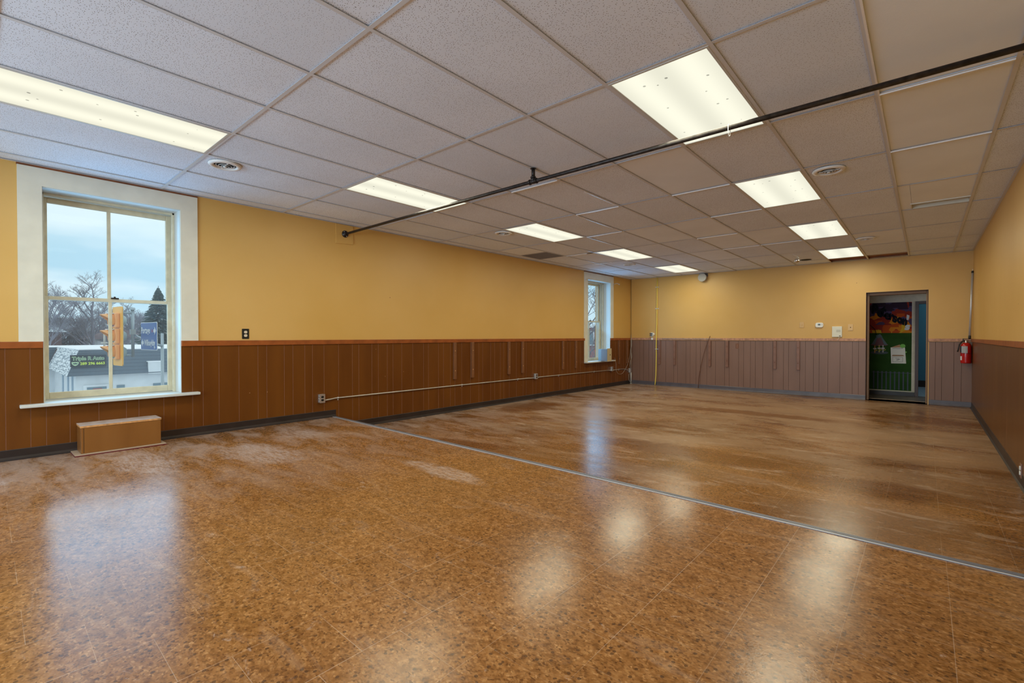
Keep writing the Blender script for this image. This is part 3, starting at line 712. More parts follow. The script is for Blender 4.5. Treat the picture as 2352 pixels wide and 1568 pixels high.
# ------------------------------------------------------------------ doorway and hall
d1 = bpy.data.objects.new('door_1', None); COL.objects.link(d1); d1['kind'] = 'structure'
ox0, ox1, oz = -0.88, 0.045, 2.12
f = MB(); f.box(ox0, ox0+.006, FY+.001, FY+.399, 0, oz); f.box(ox1-.006, ox1, FY+.001, FY+.399, 0, oz); f.box(ox0, ox1, FY+.001, FY+.399, oz-.006, oz)
child(f.build('lining', M_DFRAME), d1)
f = MB(); f.box(ox0+.006, ox0+.045, FY+.11, FY+.24, 0, oz-.006); f.box(ox1-.030, ox1-.006, FY+.11, FY+.24, 0, oz-.006); f.box(ox0+.045, ox1-.03, FY+.11, FY+.24, oz-.058, oz-.006)
child(f.build('frame', M_HFRAME, bevel=.004), d1)
f = MB(); f.box(ox0+.006, ox1-.006, FY+.37, FY+.398, 0.0, .006)
child(f.build('threshold', mat('threshold', (0.45, 0.33, 0.22), 0.4)), d1)
HY = 12.97
M_HFLOOR = mat('hall_floor', (0.10, 0.078, 0.062), 0.35, noise=0.3, nscale=6)
mb = MB(); mb.box(-3.2, RX+.4, FY+.40, HY+.1, -.02, 0.002); st(mb.build('floor_hall', M_HFLOOR))
wall_grid('wall_hall', 'Y', HY, HY+.12, -3.2, RX+1.4, 0, 2.9, [(-0.098, 0.80, 0, 1.94)], M_HALL)
wall_grid('wall_hall_end', 'X', -3.3, -3.2, FY+.4, HY+.12, 0, 2.9, [], M_HALL)
wall_grid('wall_hall_side', 'X', RX+1.3, RX+1.4, FY+.4, 15.6, 0, 2.9, [], M_TEAL)
mb = MB(); mb.box(-3.3, RX+1.4, FY+.4, 15.7, 2.9, 2.95); st(mb.build('ceiling_hall', M_HALL))
f = MB(); f.box(-.155, -.098, HY-.02, HY+.13, 0, 1.985); f.box(.80, .86, HY-.02, HY+.13, 0, 1.985); f.box(-.098, .80, HY-.02, HY+.13, 1.93, 1.985)
st(f.build('door_2', M_DFRAME, bevel=.003))
f = MB(); f.box(-.907, -.157, HY-.012, HY, 0, .085); st(f.build('baseboard_hall', M_BASE))
wall_grid('wall_teal_room', 'Y', 15.55, 15.65, -2.0, RX+1.4, 0, 2.9, [], M_TEAL)
wall_grid('wall_teal_side', 'X', -2.1, -2.0, HY+.12, 15.65, 0, 2.9, [], M_TEAL)
mb = MB(); mb.box(-2.0, RX+1.3, HY+.1, 15.55, -.02, .001); st(mb.build('floor_teal_room', mat('blue_grey_floor', (0.20, 0.27, 0.32), 0.4)))
f = MB(); f.box(-2.0, RX+1.3, 15.535, 15.55, 0, .16); st(f.build('baseboard_teal_room', M_BASE))
area('teal_room_lamp', (.9, 14.4, 2.85), (.6, 1.0), (0, 0, 0), 14, (0.9, 0.97, 1.0))
area('hall_lamp', (1.3, 12.45, 2.85), (.4, .4), (0, 0, 0), 2.6, (1.0, 0.9, 0.75))

# mural painted on the hall wall
def camo():
    m = bpy.data.materials.new('sunset_camouflage_paint'); m.use_nodes = True; t = m.node_tree; b = t.nodes['Principled BSDF']
    c = N(t, 'ShaderNodeTexCoord'); nz_ = N(t, 'ShaderNodeTexNoise'); nz_.inputs['Scale'].default_value = 9; t.links.new(c.outputs['Object'], nz_.inputs['Vector'])
    ad = N(t, 'ShaderNodeMixRGB', blend_type='ADD'); ad.inputs[0].default_value = 0.10; t.links.new(c.outputs['Object'], ad.inputs[1]); t.links.new(nz_.outputs['Color'], ad.inputs[2])
    v = N(t, 'ShaderNodeTexVoronoi'); v.inputs['Scale'].default_value = 7.5; t.links.new(ad.outputs[0], v.inputs['Vector'])
    sc = N(t, 'ShaderNodeSeparateColor'); t.links.new(v.outputs['Color'], sc.inputs[0])
    s = N(t, 'ShaderNodeSeparateXYZ'); t.links.new(c.outputs['Object'], s.inputs[0])
    g = N(t, 'ShaderNodeMapRange'); g.inputs[1].default_value = 1.33; g.inputs[2].default_value = 1.98; g.inputs[3].default_value = -0.12; g.inputs[4].default_value = .42; t.links.new(s.outputs['Z'], g.inputs[0])
    a = N(t, 'ShaderNodeMath', operation='MULTIPLY_ADD'); t.links.new(sc.outputs[0], a.inputs[0]); a.inputs[1].default_value = .66; t.links.new(g.outputs[0], a.inputs[2])
    r = N(t, 'ShaderNodeValToRGB'); r.color_ramp.interpolation = 'CONSTANT'
    st_ = [(0, (.62, .36, .03)), (.17, (.60, .20, .02)), (.33, (.44, .07, .015)), (.50, (.26, .03, .02)), (.66, (.075, .05, .12)), (.85, (.035, .02, .04))]
    while len(r.color_ramp.elements) < len(st_): r.color_ramp.elements.new(.5)
    for e, (p, cc) in zip(r.color_ramp.elements, st_): e.position = p; e.color = (*cc, 1)
    t.links.new(a.outputs[0], r.inputs[0]); t.links.new(r.outputs[0], b.inputs['Base Color']); b.inputs['Roughness'].default_value = .8; b.inputs['Specular IOR Level'].default_value = .12
    return m
mu = thing('mural', 'painted wall mural with orange sky lettering above a green lawn and fence, in the doorway', 'mural', (0, 0, 0))
yb = HY
child(MB().box(-1.35, -.208, yb-.003, yb, 1.33, 1.98).build('painted_sky', camo()), mu)
child(MB().box(-1.35, -.208, yb-.003, yb, .108, 1.33).build('painted_lawn', mat('lawn_green', (0.024, 0.066, 0.014), .8, spec=.12, noise=.25, nscale=3)), mu)
child(MB().box(-1.35, -.157, yb-.002, yb, .085, .108).build('border', mat('cream_border', (.50, .47, .36), .6)), mu)
M_FEN = mat('fence_blue', (.085, .090, .13), .8, spec=.1)
for k in range(9):
    x = -.836+k*.0712
    f = MB().box(x-.011, x+.011, yb-.0055, yb-.003, .12, .49); f.prism([(x-.018+.018*(1-math.cos(a)), .49+.018*math.sin(a)) for a in [PI*q/8 for q in range(9)]], lambda u, v, d: (u, d, v), yb-.0055, yb-.003)
    child(f.build('painted_pale', M_FEN), mu)
child(MB().box(-.86, -.21, yb-.005, yb-.003, .475, .485).build('painted_fence_rail', M_FEN), mu)
# lettering: Peterson's
M_LET = mat('letter_dark_blue', (.010, .011, .018), .8, spec=.1); M_LETW = mat('letter_white', (.55, .55, .60), .5)  # dark blue and white lettering paint
word = [('P', -.875, 1.80, .19), ('e', -.780, 1.735, .17), ('t', -.715, 1.74, .22), ('e', -.650, 1.675, .17), ('r', -.575, 1.655, .16), ('s', -.515, 1.605, .17), ('o', -.440, 1.585, .15), ('n', -.355, 1.545, .15), ("'", -.300, 1.52, .19)]
for ch, x, z, sz in word:
    text_mesh(ch, sz, lambda u, v, w_, x=x, z=z: (x-.01+1.15*(u*math.cos(-.5)-v*math.sin(-.5)*.3), yb-.005+w_, z-.02+1.45*(v+u*math.sin(-.35))), .003, 'lettering', M_LET if ch != "'" else M_LETW, mu, bold=.012)
text_mesh('s', .20, lambda u, v, w_: (-.325+u+v*.15, yb-.006+w_, 1.40+v), .003, 'lettering', M_LETW, mu, bold=.010)
# carousel
M_CT = mat('carousel_slate', (.055, .085, .11), .5); M_CR = mat('carousel_maroon', (.11, .015, .025), .5)
pw = lambda u, v, d: (u, d, v)
child(MB().prism([(-.90, 1.07), (-.86, 1.10), (-.78, 1.24), (-.72, 1.24), (-.65, 1.12), (-.59, 1.08), (-.62, 1.06), (-.75, 1.045)], pw, yb-.006, yb-.003).build('carousel_roof', M_CR), mu)
for pl in ([(-.88, 1.08), (-.80, 1.24), (-.775, 1.24), (-.82, 1.08)], [(-.72, 1.24), (-.695, 1.24), (-.60, 1.07), (-.66, 1.08)], [(-.81, 1.27), (-.73, 1.31), (-.69, 1.25), (-.77, 1.22)]):
    child(MB().prism(pl, pw, yb-.008, yb-.006).build('carousel_stripe', M_CT), mu)
child(MB().tube([(-.90, yb-.005, 1.50), (-.82, yb-.005, 1.41), (-.79, yb-.005, 1.29)], .006, 6).build('flag_pole', M_DARK), mu)
child(MB().prism([(-.745+.155*math.cos(a), .905+.035*math.sin(a)) for a in [2*PI*q/20 for q in range(20)]], pw, yb-.005, yb-.003).build('carousel_floor', mat('slate_dark', (.02, .035, .045), .5)), mu)
for x, z, c_ in ((-.82, .99, (.50, .22, .04)), (-.745, 1.0, (.42, .36, .04)), (-.68, 1.0, (.45, .43, .44))):
    mm = mat('ride_paint', c_, .5); wh = mat('ride_white', (.50, .47, .48), .5)
    child(MB().box(x-.008, x+.008, yb-.007, yb-.005, z-.09, z+.07).build('carousel_pole', mm), mu)
    child(MB().prism([(x+.034*math.cos(a), z+.017*math.sin(a)) for a in [2*PI*q/14 for q in range(14)]], pw, yb-.009, yb-.007).build('carousel_seat', wh), mu)
    child(MB().prism([(x+.02, z-.03), (x+.05, z-.02), (x+.045, z-.035), (x+.01, z-.05)], pw, yb-.009, yb-.007).build('carousel_leg', mat('ride_yellow', (.55, .42, .03), .5)), mu)
# notice with an ice cream cone
no = thing('notice', 'white notice with an ice cream cone drawing pinned on the green mural', 'poster', (0, 0, 0))
child(MB().prism([(-.552, 1.02), (-.315, 1.022), (-.294, .685), (-.540, .680)], pw, yb-.012, yb-.009).build('sheet', M_PAPER), no)
child(MB().prism([(-.545, 1.022), (-.40, 1.085), (-.385, 1.022)], pw, yb-.011, yb-.009).build('cone', mat('wafer', (.40, .20, .09), .6)), no)
child(MB().prism([(-.352+.044*math.cos(a), 1.054+.042*math.sin(a)) for a in [2*PI*q/20 for q in range(20)]], pw, yb-.0125, yb-.0095).build('scoop', mat('lime', (.14, .42, .04), .5)), no)
child(MB().prism([(-.302+.018*math.cos(a), .925+.018*math.sin(a)) for a in [2*PI*q/12 for q in range(12)]], pw, yb-.011, yb-.009).build('drip', mat('lime2', (.14, .34, .04), .5)), no)
child(MB().prism([(-.532, .835), (-.515, .865), (-.345, .865), (-.325, .84)], pw, yb-.014, yb-.012).build('counter', mat('tan_brown', (.30, .15, .06), .5)), no)
f = MB()
for a in ((-.518, -.350, .815, .819), (-.518, -.350, .715, .719), (-.518, -.514, .715, .819), (-.354, -.350, .715, .819)): f.box(a[0], a[1], yb-.014, yb-.012, a[2], a[3])
child(f.build('drawing_border', M_INK), no); f = MB()
for k in range(9): f.box(-.515+k*.019, -.502+k*.019, yb-.0135, yb-.012, .995+.003*math.sin(k*1.1), 1.005+.003*math.sin(k*1.1))
child(f.build('heading', M_INK), no); f = MB()
f.tube([(-.47, yb-.013, .785), (-.455, yb-.013, .80), (-.445, yb-.013, .77), (-.425, yb-.013, .795), (-.41, yb-.013, .765), (-.43, yb-.013, .75), (-.455, yb-.013, .745), (-.44, yb-.013, .765), (-.39, yb-.013, .78)], .003, 5)
child(f.build('scribble', M_INK), no)

# ------------------------------------------------------------------ things on the left wall
# duplex outlet above the rail
t = thing('wall_outlet', 'black outlet plate with two cream sockets above the rail beside the big window', 'outlet', (LX, 2.098, 1.288))
def rr(w, h, r, n=5):
    out = []
    for cx, cy, a0 in ((w/2-r, h/2-r, 0), (-w/2+r, h/2-r, PI/2), (-w/2+r, -h/2+r, PI), (w/2-r, -h/2+r, 1.5*PI)):
        for k in range(n+1): a = a0+PI/2*k/n; out.append((cx+r*math.cos(a), cy+r*math.sin(a)))
    return out
child(MB().prism(rr(.075, .117, .006), lambda u, v, d: (d, u, v), 0, .006).build('plate', M_BLACK, bevel=.0015), t)
for z in (.020, -.020):
    s_ = MB().prism(rr(.034, .029, .012), lambda u, v, d: (d, u, v+z), .006, .010).build('socket', M_CREAM); child(s_, t)
    f = MB()
    for yy in (-.008, .006): f.box(.0095, .0105, yy, yy+.003, z-.003, z+.006)
    child(f.build('slot', M_INK), s_)
# wall patch board behind the pipe flange
tag(MB().prism([(3.215, 2.50), (3.470, 2.515), (3.470, 2.765), (3.215, 2.765)], lambda u, v, d: (LX+d, u, v), 0, .012).build('mounting_board', M_WALL, bevel=.002), 'orange-painted square board under the ceiling behind the pipe flange', 'board')
# black pipe
PY, PZ2 = 3.345, 2.652
t = thing('black_pipe', 'long black iron pipe hung below the ceiling from wall to wall', 'pipe', (LX, PY, PZ2))
def off(mb_, p): mb_.v = [(v[0]-p[0], v[1]-p[1], v[2]-p[2]) for v in mb_.v]; return mb_
PO = (LX, PY, PZ2)
hx = -2.666
child(off(MB().tube([(LX+.02, PY, PZ2-.012), (hx-.04, PY, PZ2), (hx+.04, PY, PZ2), (RX-.012, PY, PZ2)], .0165, 16), PO).build('pipe', M_IRON), t)
child(off(MB().lathe([(.0001, .012), (.045, .012), (.047, .018), (.045, .024), (.026, .026), (.024, .050), (.0001, .050)], (LX, PY, PZ2-.012), 'X', 24), PO).build('flange', M_IRON), t)
for a in range(4):
    child(off(MB().lathe([(.0001, .0), (.006, .0), (.006, .004), (.0001, .004)], (LX+.024, PY+.034*math.cos(a*PI/2+.5), PZ2-.012+.034*math.sin(a*PI/2+.5)), 'X', 8), PO).build('screw', M_ALU), t)
child(off(MB().tube([(hx-.042, PY, PZ2), (hx-.03, PY, PZ2)], .0245, 16).tube([(hx-.03, PY, PZ2), (hx+.03, PY, PZ2)], .0215, 16).tube([(hx+.03, PY, PZ2), (hx+.042, PY, PZ2)], .0245, 16).tube([(hx, PY, PZ2), (hx, PY, PZ2+.038)], .021, 16).tube([(hx, PY, PZ2+.030), (hx, PY, PZ2+.042)], .0245, 16), PO).build('tee', M_IRON), t)
child(off(MB().tube([(hx, PY, PZ2+.04), (hx, PY, H)], .0165, 14).lathe([(.0165, -.004), (.028, -.002), (.028, 0)], (hx, PY, H-.001), 'Z', 16), PO).build('hanger_stub', M_IRON), t)
# wire hook over the pipe
pts = [( -.995, PY+.022*math.cos(a), PZ2+.022*math.sin(a)) for a in [PI*.0+PI*k/10 for k in range(11)]]
pts = [(-.995, PY+.022, PZ2-.045)] + pts + [(-.995, PY-.022, PZ2-.03), (-.993, PY-.010, PZ2-.062), (-.991, PY+.004, PZ2-.05)]
tag(MB().tube(pts, .0022, 6).build('wire_hook', M_WHITE), 'thin white wire hook looped over the black pipe under the light panel', 'hook')

# surface electrical boxes and conduit
def ebox(y, z, label, nm='outlet_box', faces=True):
    t = thing(nm, label, 'outlet', (LX, y, z), 'metal surface boxes along the conduit')
    f = MB().box(.008, .056, -.036, .036, -.054, .054); child(f.build('box', M_STEEL, bevel=.004), t)
    child(MB().prism(rr(.074, .112, .006), lambda u, v, d: (d, u, v), .056, .059).build('cover', M_ALU, bevel=.001), t)
    for zz in (.020, -.020): child(MB().prism(rr(.034, .028, .011), lambda u, v, d: (d, u, v+zz), .059, .0605).build('socket', M_BLACK), t)
    child(MB().lathe([(.0001, .062), (.004, .0615), (.004, .059)], (0, 0, 0), 'X', 8).build('screw', M_WHITE), t)
    for k in range(3): child(MB().lathe([(.0001, -.0375), (.009, -.0372), (.009, -.036)], (.030, 0, -.032+k*.032), 'Y', 12).build('knockout', M_ALU), t)
    return t
b0 = ebox(2.995, .453, 'metal outlet box at the near end of the wall conduit')
dup(b0, (0, 4.487, .003), 'metal outlet box half way along the wall conduit')
dup(b0, (0, 7.553, -.008), 'metal outlet box below the narrow window sill')
def conduit(pts, label, nm='conduit', group='metal conduit runs on the left wall'):
    t = thing(nm, label, 'conduit', pts[0], group); P_ = pts[0]
    child(off(MB().tube(pts, .0088, 12), P_).build('tube', M_STEEL), t); return t, P_
def strap(t, P_, y, z):
    f = MB().box(LX+.008, LX+.012, y-.009, y+.009, z-.032, z+.012); f.tube([(LX+.022, y-.009, z), (LX+.022, y+.009, z)], .0112, 10)
    s_ = off(f, P_).build('strap', M_ALU); child(s_, t)
    child(off(MB().lathe([(.0001, .017), (.006, .016), (.006, .012)], (LX, y, z-.024), 'X', 8), P_).build('screw', M_ALU), s_)
cx_ = LX+.022
c1, p1 = conduit([(cx_+.008, 3.032, .424), (cx_, 3.12, .428), (cx_, 3.20, .437), (cx_, 5.2, .436), (cx_, 7.25, .430), (cx_+.006, 7.35, .426), (cx_+.008, 7.446, .424)], 'galvanised conduit from the near outlet box to the middle one')
for y in (3.235, 5.49, 6.95): strap(c1, p1, y, .436)
c2, p2 = conduit([(cx_+.008, 7.519, .424), (cx_, 7.62, .430), (cx_, 9.2, .424), (cx_, 10.35, .418), (cx_+.006, 10.45, .412), (cx_+.008, 10.512, .408)], 'galvanised conduit from the middle outlet box to the one below the narrow window')
for y in (8.30, 9.75): strap(c2, p2, y, .425)
c3, p3 = conduit([(cx_+.008, 10.585, .408), (cx_, 10.75, .410), (cx_, 11.1, .412), (cx_, 11.25, .402), (cx_+.004, 11.36, .375), (cx_+.01, 11.44, .348), (cx_+.01, 11.478, .345)], 'short bent conduit running into the box at the far corner')
strap(c3, p3, 10.95, .412)
# corner junction box, riser and cables
t = thing('junction_box', 'metal junction box low in the far left corner', 'outlet', (LX, 11.53, .355))
child(MB().box(.008, .055, -.05, .05, -.058, .058).build('box', M_STEEL, bevel=.004), t)
child(MB().box(.055, .058, -.047, .047, -.055, .055).build('cover', M_ALU, bevel=.001), t)
t = thing('corner_riser', 'grey plastic riser pipe going down to the floor in the far left corner', 'pipe', (LX+.045, 11.555, 0))
child(MB().tube([(0, 0, 0.0), (0, 0, .02)], .026, 12).build('collar', M_GREY), t)
child(MB().tube([(0, 0, .02), (0, 0, .30)], .019, 12).build('pipe', mat('pale_grey_plastic', (.50, .47, .46), .5)), t)
crn = lambda a, x, z: (LX+x, a, z)
tag(MB().tube([crn(11.57, .035, 1.20), crn(11.55, .045, 1.0), crn(11.56, .04, .85), crn(11.52, .06, .7), crn(11.56, .045, .55), crn(11.54, .05, .413)], .008, 8).build('cable', M_CABLE), 'thick dusty cable dropping down the far left corner', 'cable')
tag(MB().tube([crn(11.585, .03, 1.22), crn(11.58, .06, 1.05), crn(11.50, .06, .9), crn(11.57, .065, .72), crn(11.50, .05, .58), crn(11.47, .05, .47), crn(11.50, .05, .413)], .005, 8).build('cable', M_GREY), 'thin grey cable twisting beside the thick one in the far left corner', 'cable')
tag(MB().tube([crn(11.50, .045, .297), crn(11.45, .04, .24), crn(11.45, .04, .12), crn(11.50, .04, .06), crn(11.555, .075, .022)], .005, 8).build('cable', M_GREY), 'short grey cable looping below the corner junction box', 'cable')
pts = [(LX+.16, 10.45, .72), (LX+.10, 10.60, .70), (LX+.03, 10.72, .65), (LX+.025, 10.79, .56), (LX+.025, 10.785, .45), (LX+.028, 10.80, .365), (LX+.03, 10.88, .305), (LX+.03, 10.98, .287), (LX+.03, 11.07, .288), (LX+.03, 11.17, .325), (LX+.03, 11.27, .40), (LX+.03, 11.37, .49), (LX+.03, 11.44, .57), (LX+.03, 11.50, .69), (LX+.03, 11.54, .82), (LX+.03, 11.575, .98), (LX+.03, 11.59, 1.15), (LX+.03, 11.595, 1.30)]
tag(MB().tube(pts, .0042, 8).build('cable', M_CABLE), 'pinkish cable looping from the box on the narrow window sill to the corner', 'cable')
tag(MB().tube([(LX+.014, FY-.014, 1.215), (LX+.014, FY-.012, 1.9), (LX+.012, FY-.012, 2.76)], .004, 8).build('corner_gap_shade', mat('gap_shade', (.10, .05, .02), .6)), 'thin dark strip put in for the shaded gap up the far left corner', 'cable')  # dark strip drawn for the shade of the corner gap

# box standing on the narrow window's sill
t = thing('sill_box', 'white and tan box standing on the narrow window sill', 'box', (-5.83, 10.1, .664))
M_PB = mat('pale_blue_grey', (.25, .32, .37), .5); M_TAN = mat('tan_board', (.50, .40, .24), .6)
child(MB().box(-.155, -.012, -.05, .12, 0, .285).build('body', M_PB, bevel=.003), t)
child(MB().box(-.012, .150, -.16, .02, .0, .290).build('front_half', mat('pale_lilac_grey', (.22, .25, .31), .5), bevel=.003), t)
child(MB().box(.150, .156, -.155, .045, -.002, .305).build('face_board', M_TAN, bevel=.001), t)
child(MB().lathe([(.0001, .160), (.014, .159), (.014, .156)], (0, -.03, .15), 'X', 14).build('hole', M_DARK), t)

# battens on the panelling
def batten(P, a, lab, mi, lst, w=.058, z0=.545, z1=RB, th=.032):
    f = MB(); x0 = [P(a-w/2, .008, z0), P(a+w/2, .008+th, z1)]
    f.box(x0[0][0], x0[1][0], x0[0][1], x0[1][1], z0, z1)
    nm = thing('batten', lab, 'batten', P(a, 0, z0), lst); pc = P(a, 0, z0)
    child(off(f, pc).build('board', mi, bevel=.003), nm)
    for z in (z0+.14, z1-.14):
        c = P(a, .008+th, z)
        if P is PL: g_ = MB().lathe([(.0001, .001), (.009, .001), (.009, 0)], c, 'X', 10)
        else: g_ = MB().lathe([(.0001, -.001), (.009, -.001), (.009, 0)], c, 'Y', 10)
        child(off(g_, pc).build('screw_hole', M_EDGE if P is PL else M_WOOD), nm)
    return nm
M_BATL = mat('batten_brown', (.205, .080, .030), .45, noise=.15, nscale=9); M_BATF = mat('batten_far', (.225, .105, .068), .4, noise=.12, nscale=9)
ordn = ['first', 'second', 'third', 'fourth', 'fifth', 'sixth', 'seventh', 'eighth']
for k, a in enumerate((5.315, 5.725, 6.68, 7.085, 8.45, 8.955, 10.94, 11.39)):
    batten(PL, a, '%s brown batten from the left on the left wall%s' % (ordn[k], ', right of the narrow window' if k > 5 else ''), M_BATL, 'battens on the left wall')
for k, a in enumerate((-5.115, -4.72, -3.865, -3.47, -2.475, -2.03)):
    batten(PF, a, '%s brown batten from the left on the far wall%s' % (ordn[k], ', beside the yellow cable' if k == 0 else ''), M_BATF, 'battens on the far wall')

# low wooden box under the big window
BX0, BX1, BY0, BY1 = LX+.012, -5.69, .645, 1.235
t = thing('wooden_box', 'low brown wooden box with worn top on the floor under the big window', 'box', (-5.8, .94, PZ))
bo = (-5.8, .94, PZ)
child(off(MB().box(BX0, BX1, BY0, BY1, PZ+.014, PZ+.245), bo).build('body', M_BOXW, bevel=.003), t)
child(off(MB().box(BX0, BX1+.004, BY0-.004, BY1+.004, PZ+.245, PZ+.262), bo).build('lid_edge', M_EDGE, bevel=.002), t)
child(off(MB().box(BX0, BX1+.004, BY0-.004, BY1+.004, PZ+.262, PZ+.265), bo).build('lid', M_BOXT), t)
child(off(MB().box(BX0, BX1+.045, BY0-.045, BY1+.035, PZ+.009, PZ+.014), bo).build('base_board', M_TAPE), t)
child(off(MB().box(BX0, BX1+.047, BY0-.047, BY1+.037, PZ, PZ+.009), bo).build('base_edge', M_BURG), t)
child(off(MB().box(BX1, BX1+.0012, BY0+.018, BY0+.0205, PZ+.02, PZ+.24), bo).build('staple_line', M_DARK), t)

# ------------------------------------------------------------------ things on the far wall
t = thing('yellow_cable', 'bright yellow cable running down the far wall from ceiling to floor', 'cable', (-5.19, FY, 0))
yp = [(-5.186, FY-.012, 2.766), (-5.188, FY-.014, 2.2), (-5.190, FY-.02, 1.6), (-5.192, FY-.038, 1.215), (-5.200, FY-.03, 1.0), (-5.198, FY-.025, .8), (-5.200, FY-.032, .5), (-5.200, FY-.045, .25), (-5.207, FY-.055, .10), (-5.213, FY-.065, .01)]
child(off(MB().tube(yp, .0125, 12), (-5.19, FY, 0)).build('jacket', M_YEL), t)
for z, d in ((2.52, .012), (1.97, .016), (.93, .030)):
    f = MB().tube([(0, -d, z-.008), (0, -d, z+.008)], .0155, 12).box(-.045, .045, -.003 if z > 1.2 else -.012, 0 if z > 1.2 else -.008, z-.010, z+.010)
    c_ = f.build('clip', M_ALU); child(c_, t)
    child(MB().lathe([(.0001, -.009), (.008, -.008), (.008, -.003)], (.036, 0 if z > 1.2 else -.008, z), 'Y', 8).lathe([(.0001, -.009), (.008, -.008), (.008, -.003)], (-.036, 0 if z > 1.2 else -.008, z), 'Y', 8).build('clip_screw', M_WHITE), c_)
t = thing('wall_transformer', 'small white and black plug fitting on the rail left of the yellow cable', 'plug', (-5.30, FY, 1.30))
child(MB().box(-.028, .028, -.07, 0, -.045, .055).build('body', M_WHITE, bevel=.006), t)
for z in (.028, -.012): child(MB().box(-.055, .020, -.085, -.070, z-.012, z+.012).build('prong_cover', M_BLACK, bevel=.003), t)
child(MB().lathe([(.0001, -.05), (.030, -.048), (.034, -.03), (.034, 0)], (.018, 0, .01), 'Y', 18).build('knob', M_WHITE), t)
child(MB().box(-.028, .018, -.05, -.024, -.135, -.075).build('lower_plug', M_WHITE, bevel=.004), t)
# cable bundle along the rail
tag(MB().tube([(-5.05, FY-.032, 1.200), (-4.7, FY-.030, 1.196), (-4.3, FY-.032, 1.192), (-3.95, FY-.030, 1.194), (-3.6, FY-.031, 1.190)], .005, 8).build('cable', M_GREY), 'grey cable lying along the front of the far wall rail', 'cable')
pts = [(-3.862, FY-.006, 1.262), (-3.868, FY-.03, 1.24), (-3.88, FY-.04, 1.19), (-3.93, FY-.05, 1.05), (-3.99, FY-.05, .85), (-4.04, FY-.045, .65), (-4.08, FY-.04, .45), (-4.115, FY-.035, .25), (-4.125, FY-.03, .10), (-4.125, FY-.045, .01)]
tag(MB().tube(pts, .006, 8).build('cable', mat('brown_cable', (.14, .055, .025), .5)), 'brown cable hanging slanted down the far wall to the floor', 'cable')
# round speaker
t = thing('round_speaker', 'grey round drum-shaped unit under the ceiling on the far wall', 'speaker', (-4.02, FY, 2.665))
child(MB().lathe([(.0001, -.1145), (.093, -.1145)], (0, 0, 0), 'Y', 36, smooth=False).lathe([(.093, -.1145), (.099, -.112), (.099, -.106)], (0, 0, 0), 'Y', 36).lathe([(.099, -.106), (.090, -.105), (.090, 0)], (0, 0, 0), 'Y', 36, smooth=False).build('drum', M_GREY), t)
child(MB().box(-.10, .10, -.02, 0, .02, .10).build('mounting_plate', mat('dark_plate_grey', (.12, .09, .09), .6)), t)  # plate is dark grey
# switches, thermostat, intercom
def plate(x, z, w, h, m_, lab, nm, toggle):
    t = thing(nm, lab, 'switch', (x, FY, z))
    child(MB().prism(rr(w, h, .005), lambda u, v, d: (u, -d, v), 0, .008).build('plate', m_, bevel=.0015), t)
    if toggle == 'rocker': child(MB().box(-.010, .010, -.013, -.008, -.02, .02).build('toggle', m_, bevel=.002), t)
    if toggle == 'hole': child(MB().lathe([(.0001, -.0088), (.009, -.0088), (.009, -.008)], (0, 0, 0), 'Y', 12).build('jack', M_DARK), t)
    return t
M_PLW = mat('painted_plate', (.68, .42, .15), .35)
plate(-1.972, 1.502, .080, .120, M_PLW, 'orange-painted light switch plate left of the thermostat', 'light_switch', 'rocker')
plate(-1.126, 1.437, .085, .125, M_PLW, 'orange-painted plate with a dark jack right of the white intercom', 'wall_jack', 'hole')
t = plate(-3.253, 1.034, .075, .120, mat('brown_plate', (.24, .095, .045), .35), 'brown outlet plate on the panelling between the battens', 'wall_outlet', None); t['category'] = 'outlet'
for z in (.02, -.02): child(MB().prism(rr(.034, .028, .011), lambda u, v, d: (u, -d, v+z), .008, .011).build('socket', mat('brown_socket', (.30, .14, .08), .4)), t)
t = thing('thermostat', 'white oval thermostat with a dark screen on the far wall', 'thermostat', (-1.653, FY, 1.492))
child(MB().prism(rr(.140, .098, .034, 8), lambda u, v, d: (u, -d, v), 0, .028).build('body', M_WHITE, bevel=.006), t)
child(MB().box(-.026, .020, -.030, -.028, -.008, .026).build('screen', mat('lcd', (.10, .12, .12), .3)), t)
for z in (.020, -.002): child(MB().lathe([(.0001, -.030), (.007, -.030), (.007, -.028)], (.046, 0, z), 'Y', 10).build('button', M_GREY), t)
t = thing('intercom', 'square off-white intercom panel standing just above the far rail', 'intercom', (-1.347, FY, 1.352))
child(MB().box(-.085, .085, -.030, 0, -.108, .108).build('body', M_OFF, bevel=.005), t)
f = MB()
for k in range(6): f.box(-.010+k*.012, -.004+k*.012, -.0315, -.030, -.01, .04)
child(f.build('speaker_slots', M_GREY), t)
child(MB().box(.035, .062, -.034, -.030, -.092, -.078).build('button', M_IRON, bevel=.002), t)
tag(MB().tube([(-1.31, FY-.012, 1.245), (-1.315, FY-.03, 1.225), (-1.33, FY-.03, 1.17)], .004, 6).build('intercom_cable', M_OFF), 'short pale cable below the intercom over the rail', 'cable')

